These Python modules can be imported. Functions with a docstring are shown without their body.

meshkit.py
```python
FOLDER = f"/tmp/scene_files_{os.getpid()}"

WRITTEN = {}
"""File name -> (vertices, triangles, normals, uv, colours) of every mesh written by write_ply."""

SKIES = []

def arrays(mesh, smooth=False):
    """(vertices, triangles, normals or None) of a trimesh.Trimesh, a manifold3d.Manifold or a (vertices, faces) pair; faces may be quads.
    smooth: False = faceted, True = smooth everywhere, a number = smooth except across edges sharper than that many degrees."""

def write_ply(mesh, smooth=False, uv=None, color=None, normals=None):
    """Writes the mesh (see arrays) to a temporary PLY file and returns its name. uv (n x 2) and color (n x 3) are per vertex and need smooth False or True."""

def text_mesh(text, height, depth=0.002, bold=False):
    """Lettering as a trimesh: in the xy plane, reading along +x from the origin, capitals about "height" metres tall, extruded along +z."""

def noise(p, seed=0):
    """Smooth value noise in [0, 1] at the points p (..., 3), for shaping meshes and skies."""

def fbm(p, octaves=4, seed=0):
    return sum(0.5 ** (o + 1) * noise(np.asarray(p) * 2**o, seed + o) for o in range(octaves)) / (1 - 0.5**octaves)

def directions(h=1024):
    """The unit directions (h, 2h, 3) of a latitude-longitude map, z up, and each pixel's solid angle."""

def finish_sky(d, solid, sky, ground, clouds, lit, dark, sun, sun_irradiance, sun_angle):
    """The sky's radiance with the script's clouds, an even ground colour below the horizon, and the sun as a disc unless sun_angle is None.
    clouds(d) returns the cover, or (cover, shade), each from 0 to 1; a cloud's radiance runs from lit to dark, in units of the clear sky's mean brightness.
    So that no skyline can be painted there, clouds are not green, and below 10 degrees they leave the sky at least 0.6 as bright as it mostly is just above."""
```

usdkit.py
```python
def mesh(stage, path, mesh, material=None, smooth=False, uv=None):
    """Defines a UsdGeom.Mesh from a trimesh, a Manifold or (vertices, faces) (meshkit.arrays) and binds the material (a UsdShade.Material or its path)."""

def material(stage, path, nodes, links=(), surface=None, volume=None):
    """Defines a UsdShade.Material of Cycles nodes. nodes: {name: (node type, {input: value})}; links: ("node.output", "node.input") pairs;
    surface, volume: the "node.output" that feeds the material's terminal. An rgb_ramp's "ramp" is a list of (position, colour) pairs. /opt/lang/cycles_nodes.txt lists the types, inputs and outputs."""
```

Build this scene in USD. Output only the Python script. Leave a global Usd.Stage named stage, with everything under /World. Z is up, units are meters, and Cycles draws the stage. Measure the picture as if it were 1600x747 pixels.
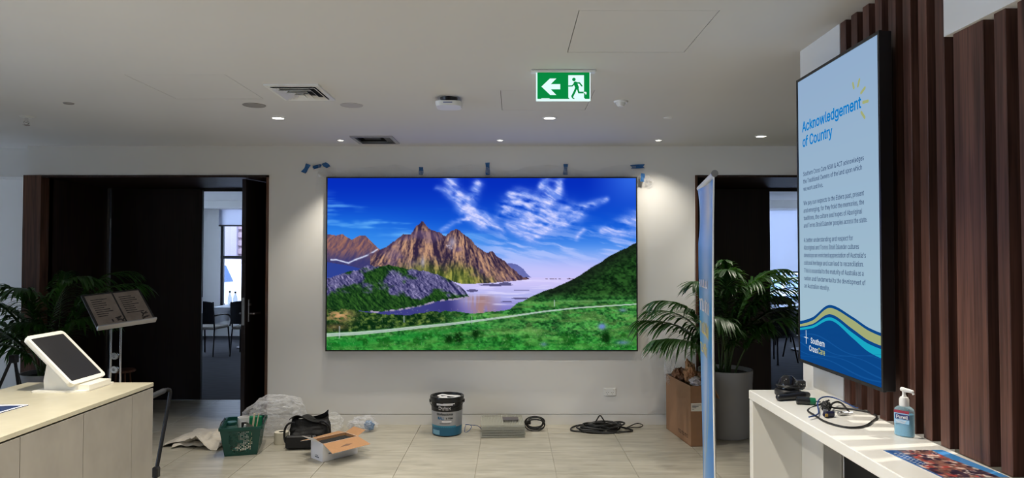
import math, random
import numpy as np
import trimesh
from shapely.geometry import Polygon, box as sbox
from shapely import affinity
from shapely.ops import unary_union
import usdkit, meshkit
from pxr import Usd, UsdGeom, UsdLux, UsdShade, Gf, Sdf, Vt

stage = Usd.Stage.CreateInMemory()
UsdGeom.SetStageUpAxis(stage, 'Z')
UsdGeom.SetStageMetersPerUnit(stage, 1.0)
UsdGeom.Xform.Define(stage, '/World')
UsdGeom.Scope.Define(stage, '/World/Looks')
rng = np.random.default_rng(7)
random.seed(7)
PI = math.pi

# ------------------------------------------------------------------ camera, sky, exposure
F_PX, CAM_Z, PITCH = 1065.0, 1.642, math.radians(1.32)
EXPOSURE = 0.18
SKY_COLOR, SKY_STRENGTH = (0.62, 0.76, 1.0), 1.9
SPOT_WALL, SPOT_ROOM, SPOT_BACK = 17.0, 29.0, 40.0     # lamp strengths
LAMP_COLOR = (1.0, 0.925, 0.80)
SCREEN_GAIN, TV_GAIN = 0.98, 0.70
WIN_Y = (-1.4, 2.8)             # the lobby's glazing in its left side
WIN_Y2 = (6.22, 6.60)  # unseen window slit, added to cast bluish light on the side wall

cam = UsdGeom.Camera.Define(stage, '/World/Camera')
cam.CreateHorizontalApertureAttr(36.0)
cam.CreateVerticalApertureAttr(36.0 * 747 / 1600)
cam.CreateFocalLengthAttr(36.0 * F_PX / 1600)
cam.CreateExposureAttr(EXPOSURE)
cam.CreateClippingRangeAttr(Gf.Vec2f(0.05, 500))
cam.AddTranslateOp().Set(Gf.Vec3d(0, 0, CAM_Z))
cam.AddRotateXOp().Set(90 + math.degrees(PITCH))

dome = UsdLux.DomeLight.Define(stage, '/World/sky')
dome.CreateColorAttr(Gf.Vec3f(*SKY_COLOR))
dome.CreateIntensityAttr(SKY_STRENGTH)


# ------------------------------------------------------------------ helpers
def lin(r, g, b):
    c = np.array([r, g, b], float) / 255.0
    return tuple(np.where(c <= 0.04045, c / 12.92, ((c + 0.055) / 1.055) ** 2.4))


def ray(px, py):
    d = np.array([px - 800.0, F_PX, 373.5 - py])
    c, s = math.cos(PITCH), math.sin(PITCH)
    return np.array([d[0], d[1] * c - d[2] * s, d[1] * s + d[2] * c])


EYE = np.array([0, 0, CAM_Z])


def at_y(px, py, Y):
    d = ray(px, py)
    return EYE + d * (Y / d[1])


def at_z(px, py, Z):
    d = ray(px, py)
    return EYE + d * ((Z - CAM_Z) / d[2])


used = {}


def numbered(parent, name):
    k = (parent, name)
    n = used.get(k, 0)
    used[k] = n + 1
    return name if n == 0 else f'{name}_{n:03d}'


def path_of(parent):
    return '/World' if parent is None else str(parent.GetPath())


def tag(p, label=None, cat=None, group=None, kind=None):
    if hasattr(p, 'GetPrim'):
        p = p.GetPrim()
    for k, v in (('label', label), ('category', cat), ('group', group), ('kind', kind)):
        if v:
            p.SetCustomDataByKey(k, v)
    return p


def obj(name, mesh, material, parent=None, smooth=35, label=None, kind=None):
    base = path_of(parent)
    n = numbered(base, name)
    if isinstance(mesh, (list,)):
        mesh = cat_(mesh)
    m = usdkit.mesh(stage, f'{base}/{n}', mesh, material, smooth=smooth)
    p = m.GetPrim()
    tag(p, label=label, kind=kind)
    return p


def thing(name, label, cat, loc=(0, 0, 0), rotz=0.0, group=None):
    n = numbered('/World', name)
    x = UsdGeom.Xform.Define(stage, f'/World/{n}')
    x.AddTranslateOp().Set(Gf.Vec3d(*map(float, loc)))
    x.AddRotateZOp().Set(float(rotz))
    return tag(x, label, cat, group)


def struct(name, mesh, material, parent=None, smooth=False):
    return obj(name, mesh, material, parent, smooth=smooth, kind='structure' if parent is None else None)


def copy_of(root, label, loc, rotz=0.0, group=None):
    base = root.GetName()
    n = numbered('/World', base)
    x = UsdGeom.Xform.Define(stage, f'/World/{n}')
    p = x.GetPrim()
    p.GetReferences().AddInternalReference(root.GetPath())
    p.SetInstanceable(True)
    p.GetAttribute('xformOp:translate').Set(Gf.Vec3d(*map(float, loc)))
    p.GetAttribute('xformOp:rotateZ').Set(float(rotz))
    tag(p, label, root.GetCustomDataByKey('category'), group)
    return p


def cat_(ms):
    return trimesh.util.concatenate([m if isinstance(m, trimesh.Trimesh) else trimesh.Trimesh(*m, process=False) for m in ms])


def bx(x0, x1, y0, y1, z0, z1, b=0.0):
    """A box, its edges chamfered by b."""
    lo, hi = np.minimum([x0, y0, z0], [x1, y1, z1]), np.maximum([x0, y0, z0], [x1, y1, z1])
    if b <= 0:
        return trimesh.creation.box(bounds=[lo, hi])
    b = min(b, 0.49 * float((hi - lo).min()))
    pts = []
    for a in range(3):
        l, h = lo.copy(), hi.copy()
        for o in range(3):
            if o != a:
                l[o] += b
                h[o] -= b
        for i in range(8):
            pts.append([h[k] if i >> k & 1 else l[k] for k in range(3)])
    return trimesh.convex.convex_hull(np.array(pts))


def tube(points, r, n=8, closed=False, cap=True):
    p = np.asarray(points, float)
    N = len(p)
    if closed:
        t = np.roll(p, -1, 0) - np.roll(p, 1, 0)
    else:
        t = np.gradient(p, axis=0)
    t /= np.linalg.norm(t, axis=1, keepdims=True) + 1e-12
    ref = np.array([0, 0, 1.0]) if abs(t[0, 2]) < 0.9 else np.array([1.0, 0, 0])
    a = np.cross(t[0], ref)
    a /= np.linalg.norm(a)
    A = []
    for i in range(N):                      # parallel transport
        a = a - t[i] * (a @ t[i])
        a /= np.linalg.norm(a) + 1e-12
        A.append(a)
    A = np.array(A)
    B = np.cross(t, A)
    ang = np.arange(n) * 2 * PI / n
    rr = np.broadcast_to(np.asarray(r, float), (N,))
    v = p[:, None] + rr[:, None, None] * (np.cos(ang)[None, :, None] * A[:, None] + np.sin(ang)[None, :, None] * B[:, None])
    f = []
    for i in range(N if closed else N - 1):
        j = (i + 1) % N
        for k in range(n):
            l = (k + 1) % n
            f += [[i * n + k, j * n + l, i * n + l], [i * n + k, j * n + k, j * n + l]]
    v = v.reshape(-1, 3)
    if cap and not closed:
        c0, c1 = len(v), len(v) + 1
        v = np.vstack([v, p[0], p[-1]])
        for k in range(n):
            l = (k + 1) % n
            f += [[c0, k, l], [c1, (N - 1) * n + l, (N - 1) * n + k]]
    m = trimesh.Trimesh(v, np.array(f), process=False)
    m.fix_normals() if False else None
    return m


def cyl(p0, p1, r, n=20):
    return tube([p0, p1], r, n)


def smooth_path(pts, n=60, closed=False):
    from scipy.interpolate import splprep, splev
    p = np.asarray(pts, float)
    if closed:
        p = np.vstack([p, p[:1]])
    tck, _ = splprep(p.T, s=0, per=closed, k=min(3, len(p) - 1))
    u = np.linspace(0, 1, n, endpoint=not closed)
    return np.array(splev(u, tck)).T


def lathe(profile, n=40, z_only=True):
    pr = np.asarray(profile, float)
    m = trimesh.creation.revolve(pr, sections=n)
    return m


def prism_xz(poly, y0, y1):
    """A polygon in the (x, z) plane from y0 to y1."""
    m = trimesh.creation.extrude_polygon(poly, abs(y1 - y0), engine='earcut')
    v = m.vertices.copy()
    m.vertices = np.stack([v[:, 0], max(y0, y1) - v[:, 2], v[:, 1]], 1)
    return m


def prism_xy(poly, z0, z1):
    m = trimesh.creation.extrude_polygon(poly, abs(z1 - z0), engine='earcut')
    m.apply_translation([0, 0, min(z0, z1)])
    return m


def prism_yz(poly, x0, x1):
    """A polygon in the (y, z) plane from x0 to x1."""
    m = trimesh.creation.extrude_polygon(poly, abs(x1 - x0), engine='earcut')
    v = m.vertices.copy()
    m.vertices = np.stack([min(x0, x1) + v[:, 2], v[:, 0], v[:, 1]], 1)
    return m


def rot(m, deg, axis, point=(0, 0, 0)):
    m.apply_transform(trimesh.transformations.rotation_matrix(math.radians(deg), axis, point))
    return m


def mv(m, x=0, y=0, z=0):
    m.apply_translation([x, y, z])
    return m


def text(s, h, bold=False, width=None, depth=0.0006):
    m = meshkit.text_mesh(s, h, depth, bold)
    if width:
        w = m.bounds[1][0] - m.bounds[0][0]
        m.apply_translation([-m.bounds[0][0], 0, 0])
        m.apply_scale([width / w, 1, 1])
    return m


def to_frame(m, o, ex, ey):
    """Places a flat mesh (x, y, z) at origin o with x along ex, y along ey."""
    ex, ey = np.array(ex, float), np.array(ey, float)
    T = np.eye(4)
    T[:3, 0], T[:3, 1], T[:3, 2], T[:3, 3] = ex, ey, np.cross(ex, ey), o
    m.apply_transform(T)
    return m


def grid(nx, ny, fn):
    """A sheet: fn(u, v) -> points, u and v in 0..1."""
    u, v = np.meshgrid(np.linspace(0, 1, nx), np.linspace(0, 1, ny), indexing='ij')
    p = fn(u, v).reshape(-1, 3)
    i, j = np.meshgrid(np.arange(nx - 1), np.arange(ny - 1), indexing='ij')
    a = (i * ny + j).ravel()
    q = np.stack([a, a + ny, a + ny + 1, a + 1], 1)
    return trimesh.Trimesh(p, np.vstack([q[:, [0, 1, 2]], q[:, [0, 2, 3]]]), process=False)


def thick(m, t):
    """Gives a sheet a thickness t along its normals."""
    n = m.vertex_normals
    a = m.vertices
    b = a - n * t
    k = len(a)
    edges = m.edges_sorted
    uniq, idx, cnt = np.unique(edges, axis=0, return_index=True, return_counts=True)
    be = m.edges[idx[cnt == 1]]
    side = np.vstack([np.stack([be[:, 1], be[:, 0], be[:, 0] + k], 1), np.stack([be[:, 1], be[:, 0] + k, be[:, 1] + k], 1)])
    return trimesh.Trimesh(np.vstack([a, b]), np.vstack([m.faces, m.faces[:, ::-1] + k, side]), process=False)


def crumple(center, size, seed, amp=0.35, sub=4, freq=2.2, flat=None):
    m = trimesh.creation.icosphere(sub, 1.0)
    v = m.vertices
    n1 = meshkit.fbm(v * freq + seed * 7.3, 4, seed) - 0.5
    n2 = np.abs(meshkit.fbm(v * freq * 2.3 + seed * 3.1, 3, seed + 9) - 0.5)
    r = 1 + amp * (2 * n1 - 1.2 * n2)
    v = v * r[:, None] * np.array(size)
    v = v + np.array(center)
    if flat is not None:
        v[:, 2] = np.where(v[:, 2] < flat, flat + 0.02 * (v[:, 2] - flat), v[:, 2])
        v[:, 2] = np.maximum(v[:, 2], flat)
    m.vertices = v
    return m


# ------------------------------------------------------------------ materials
def mat(name, color, rough=0.5, metallic=0.0, spec=0.5, noise=None, bump=None, coat=0.0, stretch=(1, 1, 1), alpha=None, trans=0.0, vary=0.0):
    """A principled material; noise = (scale, amount) mottles the colour, bump = (scale, strength, distance)."""
    nodes = {'p': ('principled_bsdf', {'base_color': color, 'roughness': rough, 'metallic': metallic, 'specular_ior_level': spec, 'coat_weight': coat, 'transmission_weight': trans})}
    links = []
    if noise or bump:
        nodes['tc'] = ('texture_coordinate', {})
        nodes['mp'] = ('mapping', {'scale': stretch})
        links.append(('tc.object', 'mp.vector'))
    if noise:
        c = np.array(color)
        nodes['n'] = ('noise_texture', {'scale': noise[0], 'detail': 6.0, 'roughness': 0.6})
        nodes['r'] = ('rgb_ramp', {'ramp': [(0.3, tuple(c * (1 - noise[1]))), (0.7, tuple(np.minimum(c * (1 + noise[1]), 1)))]})
        links += [('mp.vector', 'n.vector'), ('n.fac', 'r.fac'), ('r.color', 'p.base_color')]
    if bump:
        nodes['bn'] = ('noise_texture', {'scale': bump[0], 'detail': 4.0})
        nodes['b'] = ('bump', {'strength': bump[1], 'distance': bump[2]})
        links += [('mp.vector', 'bn.vector'), ('bn.fac', 'b.height'), ('b.normal', 'p.normal')]
    return usdkit.material(stage, f'/World/Looks/{name}', nodes, links, surface='p.BSDF')


def emit(name, color, strength=1.0):
    return usdkit.material(stage, f'/World/Looks/{name}', {'e': ('emission', {'color': color, 'strength': strength})}, [], surface='e.emission')


def emit_attr(name, attr, strength):
    return usdkit.material(stage, f'/World/Looks/{name}', {'a': ('attribute', {'attribute': attr}), 'e': ('emission', {'strength': strength})}, [('a.color', 'e.color')], surface='e.emission')


def paint_attr(name, attr, rough=0.35):
    return usdkit.material(stage, f'/World/Looks/{name}', {'a': ('attribute', {'attribute': attr}), 'p': ('principled_bsdf', {'roughness': rough})}, [('a.color', 'p.base_color')], surface='p.BSDF')


def wood(name, dark, light, rough=0.45, axis='z'):
    st = {'z': (14, 14, 0.9), 'x': (0.9, 14, 14), 'y': (14, 0.9, 14)}[axis]
    st2 = {'z': (90, 90, 3.0), 'x': (3.0, 90, 90), 'y': (90, 3.0, 90)}[axis]
    return usdkit.material(stage, f'/World/Looks/{name}', {
        'tc': ('texture_coordinate', {}),
        'oi': ('object_info', {}),
        'ad': ('vector_math', {'math_type': 'multiply_add', 'vector2': (1, 1, 1)}),
        'm1': ('mapping', {'scale': st}), 'm2': ('mapping', {'scale': st2}),
        'n1': ('noise_texture', {'scale': 1.0, 'detail': 5.0, 'distortion': 0.8}),
        'n2': ('noise_texture', {'scale': 1.0, 'detail': 3.0}),
        'r1': ('rgb_ramp', {'ramp': [(0.32, dark), (0.68, light)]}),
        'r2': ('rgb_ramp', {'ramp': [(0.35, (0.62, 0.62, 0.62)), (0.55, (1, 1, 1))]}),
        'mx': ('mix', {'mix_type': 'multiply', 'fac': 1.0}),
        'b': ('bump', {'strength': 0.35, 'distance': 0.002}),
        'p': ('principled_bsdf', {'roughness': rough, 'specular_ior_level': 0.35}),
    }, [('tc.object', 'm1.vector'), ('tc.object', 'm2.vector'), ('m1.vector', 'n1.vector'), ('m2.vector', 'n2.vector'), ('n1.fac', 'r1.fac'), ('n2.fac', 'r2.fac'),
        ('r1.color', 'mx.color1'), ('r2.color', 'mx.color2'), ('mx.color', 'p.base_color'), ('n2.fac', 'b.height'), ('b.normal', 'p.normal')], surface='p.BSDF')


def film(name, color, opacity, rough=0.12, bump=None):
    """Thin clear plastic: mostly see-through with a soft sheen."""
    nodes = {'t': ('transparent_bsdf', {'color': (1, 1, 1)}), 'p': ('principled_bsdf', {'base_color': color, 'roughness': rough, 'specular_ior_level': 0.9}),
             'lw': ('layer_weight', {'blend': 0.35}), 'mr': ('map_range', {'from_min': 0.0, 'from_max': 1.0, 'to_min': opacity, 'to_max': min(1.0, opacity + 0.55), 'clamp': True}),
             'mx': ('mix_closure', {})}
    links = [('lw.facing', 'mr.value'), ('mr.result', 'mx.fac'), ('t.BSDF', 'mx.closure1'), ('p.BSDF', 'mx.closure2')]
    if bump:
        nodes['tc'] = ('texture_coordinate', {})
        nodes['bn'] = ('noise_texture', {'scale': bump[0], 'detail': 4.0})
        nodes['b'] = ('bump', {'strength': bump[1], 'distance': bump[2]})
        links += [('tc.object', 'bn.vector'), ('bn.fac', 'b.height'), ('b.normal', 'p.normal')]
    return usdkit.material(stage, f'/World/Looks/{name}', nodes, links, surface='mx.closure')


def pane_glass(name, tint=(0.96, 0.98, 1.0)):
    return usdkit.material(stage, f'/World/Looks/{name}', {'t': ('transparent_bsdf', {'color': tint}), 'g': ('glossy_bsdf', {'roughness': 0.01, 'color': (1, 1, 1)}), 'fr': ('fresnel', {'IOR': 1.45}), 'mx': ('mix_closure', {})},
                           [('fr.fac', 'mx.fac'), ('t.BSDF', 'mx.closure1'), ('g.BSDF', 'mx.closure2')], surface='mx.closure')


M = {}
M['wall'] = mat('wall_paint', (0.80, 0.79, 0.76), 0.75, noise=(1.2, 0.015), bump=(180, 0.05, 0.001))
M['ceiling'] = mat('ceiling_paint', (0.70, 0.685, 0.66), 0.85, noise=(0.8, 0.015))
M['white'] = mat('white_paint', (0.74, 0.73, 0.70), 0.55)
M['white_gloss'] = mat('white_laminate', (0.78, 0.77, 0.73), 0.28)
M['white_plastic'] = mat('white_plastic', (0.80, 0.80, 0.78), 0.35)
M['cream_plastic'] = mat('cream_plastic', (0.80, 0.77, 0.68), 0.3)
M['black'] = mat('black_plastic', (0.012, 0.012, 0.014), 0.35)
M['black_matte'] = mat('black_matte', (0.01, 0.01, 0.011), 0.7)
M['black_metal'] = mat('black_metal', (0.014, 0.014, 0.016), 0.35, metallic=0.3)
M['chrome'] = mat('chrome', (0.75, 0.75, 0.76), 0.12, metallic=1.0)
M['steel'] = mat('brushed_steel', (0.55, 0.55, 0.56), 0.3, metallic=1.0)
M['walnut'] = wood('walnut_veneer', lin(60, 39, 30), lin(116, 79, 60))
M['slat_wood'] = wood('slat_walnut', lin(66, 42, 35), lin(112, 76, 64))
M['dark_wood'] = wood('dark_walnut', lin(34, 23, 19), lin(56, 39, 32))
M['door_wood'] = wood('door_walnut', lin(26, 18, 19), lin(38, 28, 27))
M['grout'] = mat('grout', lin(120, 112, 98), 0.9)
M['carpet'] = mat('carpet', lin(42, 42, 48), 0.95, noise=(9, 0.55), stretch=(0.5, 3, 1))
M['stone'] = mat('desk_stone', lin(140, 135, 127), 0.42, noise=(4.0, 0.12), stretch=(1.5, 1.5, 1))
M['stone_top'] = mat('desk_top_stone', lin(176, 170, 149), 0.36, noise=(6.0, 0.08))  # the desk stone again, lightened as if lit from above
M['dark_gap'] = mat('dark_gap', (0.02, 0.018, 0.016), 0.9)
M['glass'] = pane_glass('window_glass')
M['tape'] = mat('blue_tape', lin(38, 100, 160), 0.6, noise=(30, 0.2))
M['film'] = film('clear_film', (0.85, 0.86, 0.88), 0.07, 0.16, bump=(7, 0.6, 0.04))
M['film_haze'] = film('hazy_film', (0.93, 0.93, 0.97), 0.05, 0.12, bump=(7, 0.6, 0.04))
M['film_bag'] = film('bag_film', (0.95, 0.95, 0.98), 0.065, 0.12, bump=(6, 0.5, 0.05))
M['kraft'] = mat('kraft_board', lin(176, 132, 92), 0.8, noise=(40, 0.05))
M['carton'] = mat('carton_board', lin(150, 112, 82), 0.8, noise=(30, 0.05))
M['white_board'] = mat('white_board', lin(225, 224, 226), 0.6)
M['green_plastic'] = mat('dark_green_plastic', lin(14, 74, 64), 0.4)
M['leaf_dark'] = None
M['pot'] = mat('grey_pot', lin(150, 150, 152), 0.55, noise=(3, 0.08))
M['soil'] = mat('soil', (0.03, 0.022, 0.016), 0.95, noise=(60, 0.5))
M['cloth'] = mat('dropsheet', lin(205, 198, 186), 0.9, noise=(20, 0.08))
M['tablecloth'] = mat('tablecloth', lin(215, 218, 226), 0.85)
M['chair_fabric'] = mat('chair_fabric', lin(46, 48, 54), 0.9, noise=(80, 0.2))
M['seat_beige'] = mat('seat_beige', lin(180, 172, 160), 0.85)
M['rubber'] = mat('rubber', (0.01, 0.01, 0.01), 0.5)
M['cable_blue'] = mat('blue_cable', lin(40, 70, 130), 0.4)
M['dark_frame'] = mat('window_frame_dark', (0.02, 0.02, 0.024), 0.45)


def leaf_material(name, c, t):
    return usdkit.material(stage, f'/World/Looks/{name}', {
        'tc': ('texture_coordinate', {}), 'n': ('noise_texture', {'scale': 5.0, 'detail': 3.0}),
        'r': ('rgb_ramp', {'ramp': [(0.3, tuple(np.array(c) * 0.7)), (0.7, tuple(np.array(c) * 1.35))]}),
        'p': ('principled_bsdf', {'roughness': 0.38, 'specular_ior_level': 0.5}), 't': ('translucent_bsdf', {'color': t}), 'mx': ('mix_closure', {'fac': 0.22})},
        [('tc.object', 'n.vector'), ('n.fac', 'r.fac'), ('r.color', 'p.base_color'), ('p.BSDF', 'mx.closure1'), ('t.BSDF', 'mx.closure2')], surface='mx.closure')


M['leaf'] = leaf_material('palm_leaf', lin(38, 74, 30), lin(70, 120, 30))
M['stem'] = mat('palm_stem', lin(60, 84, 36), 0.5)

M['tile'] = usdkit.material(stage, '/World/Looks/floor_tile', {
    'g': ('geometry', {}), 'm': ('mapping', {'scale': (1.3, 7.0, 1)}), 'oi': ('object_info', {}),
    'n': ('noise_texture', {'scale': 2.2, 'detail': 7.0, 'roughness': 0.62, 'distortion': 0.6}),
    'r': ('rgb_ramp', {'ramp': [(0.28, lin(148, 143, 130)), (0.5, lin(170, 165, 151)), (0.72, lin(184, 179, 166))]}),
    'h': ('hsv', {'saturation': 1.0}), 'mr': ('map_range', {'to_min': 0.95, 'to_max': 1.04}),
    'p': ('principled_bsdf', {'roughness': 0.33, 'specular_ior_level': 0.45})},
    [('g.position', 'm.vector'), ('m.vector', 'n.vector'), ('n.fac', 'r.fac'), ('r.color', 'h.color'), ('oi.random', 'mr.value'), ('mr.result', 'h.value'), ('h.color', 'p.base_color')], surface='p.BSDF')

# ------------------------------------------------------------------ the setting
CEIL = 2.70
WY = 6.62                # the face of the wall with the screen
DY = 7.72                # the line of the doors
OPL = (-4.57, -2.387)    # left portal
OPR = (1.803, 4.10)      # right portal
OPZ = 2.394
FAR = 13.8

# floor: slab, tiles where they can be told apart
fl = struct('floor', [bx(-6.4, 4.8, -4.2, 3.315, -0.12, 0.0), bx(-6.4, 4.8, 3.315, 7.78, -0.12, -0.006)], M['tile'])
P, X0, Y0 = 0.605, -0.275, 5.13
for i in range(-9, 7):
    for j in range(-3, 5):
        x0, x1 = X0 + i * P, X0 + (i + 1) * P
        y0, y1 = Y0 + j * P, Y0 + (j + 1) * P
        if x0 < -5.8 or x1 > 4.75:
            continue
        y1 = min(y1, 7.77)
        obj('tile', bx(x0 + 0.0022, x1 - 0.0022, y0 + 0.0012, y1 - 0.0012, -0.012, 0.0, 0.001), M['tile'], fl, smooth=False)
struct('floor', [bx(-7.0, 8.0, 7.78, 14.0, -0.12, 0.0)], M['carpet'])
obj('threshold_strip', bx(-4.6, 4.2, 7.765, 7.795, -0.02, 0.004, 0.002), M['dark_gap'], fl, smooth=False)

# ceiling of the lobby, with the cuts of its access panels and the open hole
hatches = [(0.289, 0.901, 2.927, 3.544), (-0.075, 0.535, 4.368, 4.965), (-2.28, -1.685, 3.98, 4.60)]
hole = (-1.425, -1.085, 6.06, 6.42)
cp = sbox(-6.4, -4.2, 4.8, WY + 0.02)
for a in hatches + [hole]:
    cp = cp.difference(sbox(a[0], a[2], a[1], a[3]))
ce = struct('ceiling', [prism_xy(cp, CEIL, CEIL + 0.013), bx(-6.4, -4.7, WY + 0.02, 7.3, CEIL, CEIL + 0.013)], M['ceiling'])
for a in hatches:
    g = 0.0035
    obj('access_panel', bx(a[0] + g, a[1] - g, a[2] + g, a[3] - g, CEIL + 0.0005, CEIL + 0.014), M['ceiling'], ce, smooth=False)
obj('panel_backing', [bx(a[0] - .02, a[1] + .02, a[2] - .02, a[3] + .02, CEIL + 0.0145, CEIL + 0.03) for a in hatches], M['dark_gap'], ce, smooth=False)
struct('ceiling', [bx(-6.4, 4.8, -4.2, 7.3, CEIL + 0.42, CEIL + 0.5), bx(-6.4, 4.8, 7.25, 7.3, CEIL, CEIL + .45), bx(-6.4, 4.8, -4.25, -4.2, CEIL, CEIL + .45), bx(-6.45, -6.4, -4.2, 7.3, CEIL, CEIL + .45), bx(4.8, 4.85, -4.2, 7.3, CEIL, CEIL + .45)], M['dark_gap'])
ho = 0.04
obj('duct_mouth', [bx(hole[0] - ho, hole[0], hole[2], hole[3], CEIL + .013, CEIL + .3), bx(hole[1], hole[1] + ho, hole[2], hole[3], CEIL + .013, CEIL + .3), bx(hole[0], hole[1], hole[3], hole[3] + ho, CEIL + .013, CEIL + .3), bx(hole[0], hole[1], hole[2] - ho, hole[2], CEIL + .013, CEIL + .3), bx(hole[0], hole[1], hole[2], hole[3], CEIL + .3, CEIL + .32)], M['black_matte'], ce)  # black box added round the hole to keep sky light from leaking in
hf = sbox(hole[0] - .02, hole[2] - .02, hole[1] + .02, hole[3] + .02).difference(sbox(hole[0] + .012, hole[2] + .012, hole[1] - .012, hole[3] - .012))
obj('opening_frame', prism_xy(hf, CEIL - .012, CEIL - .0005), M['steel'], ce, smooth=False)
obj('hanging_flap', [bx(hole[0] + .05, hole[0] + .2, hole[2] + .05, hole[3] - .05, CEIL + .02, CEIL + .03), bx(hole[1] - .08, hole[1] - .03, hole[2] + .02, hole[3] - .02, CEIL - .0, CEIL + .02)], M['black'], ce)
struct('ceiling', [bx(-7.0, 8.0, 7.7, 14.0, CEIL, CEIL + 0.2)], M['ceiling'])

# wall with the screen, thick enough for the two portals
L = 0.022
wp = sbox(-4.72, 0.105, 4.8, CEIL)
wp = wp.difference(sbox(OPL[0] - 0.17, -1, OPL[1] + L, OPZ + L)).difference(sbox(OPR[0] - L, -1, OPR[1] + L, OPZ + L))
wb = struct('wall_back', [prism_xz(wp, WY, WY + 0.14), bx(-2.34, 1.76, WY + 0.14, 7.8, 0, CEIL), bx(4.14, 4.8, WY + .14, 7.8, 0, CEIL), bx(-5.2, -2.3, WY + .14, 7.8, OPZ + L, CEIL), bx(1.7, 4.2, WY + .14, 7.8, OPZ + L, CEIL)], M['wall'])
struct('baseboard_back', [bx(-2.387 + L, 1.803 - L, WY - 0.0, WY + 0.1, 0, 0.098), bx(-2.387 + L, 1.803 - L, WY + 0.012, WY + 0.1, 0.098, 0.107)], M['wall'])
struct('wall_left', [bx(-6.4, -4.72, 7.0, 7.3, 0, CEIL), bx(-4.735, -4.72, 6.76, 7.0, 0, CEIL)], M['wall'])
struct('wall_right', bx(4.8, 4.95, -4.2, WY + 0.2, 0, CEIL), M['wall'])
struct('trim_1', [bx(-6.4, -4.73, 6.975, 7.0, CEIL - 0.055, CEIL, 0.004)], M['white'])

# wood linings of the portals
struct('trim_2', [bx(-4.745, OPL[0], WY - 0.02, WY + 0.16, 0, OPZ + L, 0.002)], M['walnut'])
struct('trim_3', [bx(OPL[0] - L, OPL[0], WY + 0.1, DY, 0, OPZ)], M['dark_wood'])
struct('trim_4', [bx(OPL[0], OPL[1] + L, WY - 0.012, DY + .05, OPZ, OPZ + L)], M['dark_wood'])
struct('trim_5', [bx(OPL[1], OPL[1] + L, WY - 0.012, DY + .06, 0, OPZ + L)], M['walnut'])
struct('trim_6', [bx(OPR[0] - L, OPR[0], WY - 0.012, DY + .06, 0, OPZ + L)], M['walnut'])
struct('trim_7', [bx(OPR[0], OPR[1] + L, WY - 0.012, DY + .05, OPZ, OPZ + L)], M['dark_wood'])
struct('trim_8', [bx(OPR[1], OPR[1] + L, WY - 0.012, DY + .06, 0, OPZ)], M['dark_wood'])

# end of the lobby behind the camera, and the glazed left side with an added slit
struct('wall_front', bx(-6.5, 4.95, -4.35, -4.2, 0, CEIL), M['dark_wood'])
gl = sbox(-4.2, 0, 7.3, CEIL).difference(sbox(WIN_Y[0], 0.05, WIN_Y[1], 2.6)).difference(sbox(WIN_Y2[0], 0.05, WIN_Y2[1], 2.6))
struct('wall_left', prism_yz(gl, -6.5, -6.4), M['wall'])
wy = np.linspace(WIN_Y[0] + .03, WIN_Y[1] - .03, 5)
wf = struct('window_1', [bx(-6.48, -6.42, WIN_Y2[0], WIN_Y2[0] + .05, .05, 2.6), bx(-6.48, -6.42, WIN_Y2[1] - .05, WIN_Y2[1], .05, 2.6)] + [bx(-6.48, -6.42, y - .03, y + .03, 0.05, 2.6) for y in wy] + [bx(-6.48, -6.42, WIN_Y[0], WIN_Y[1], .05, .11), bx(-6.48, -6.42, WIN_Y[0], WIN_Y[1], 2.54, 2.6)], M['dark_frame'])
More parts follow.
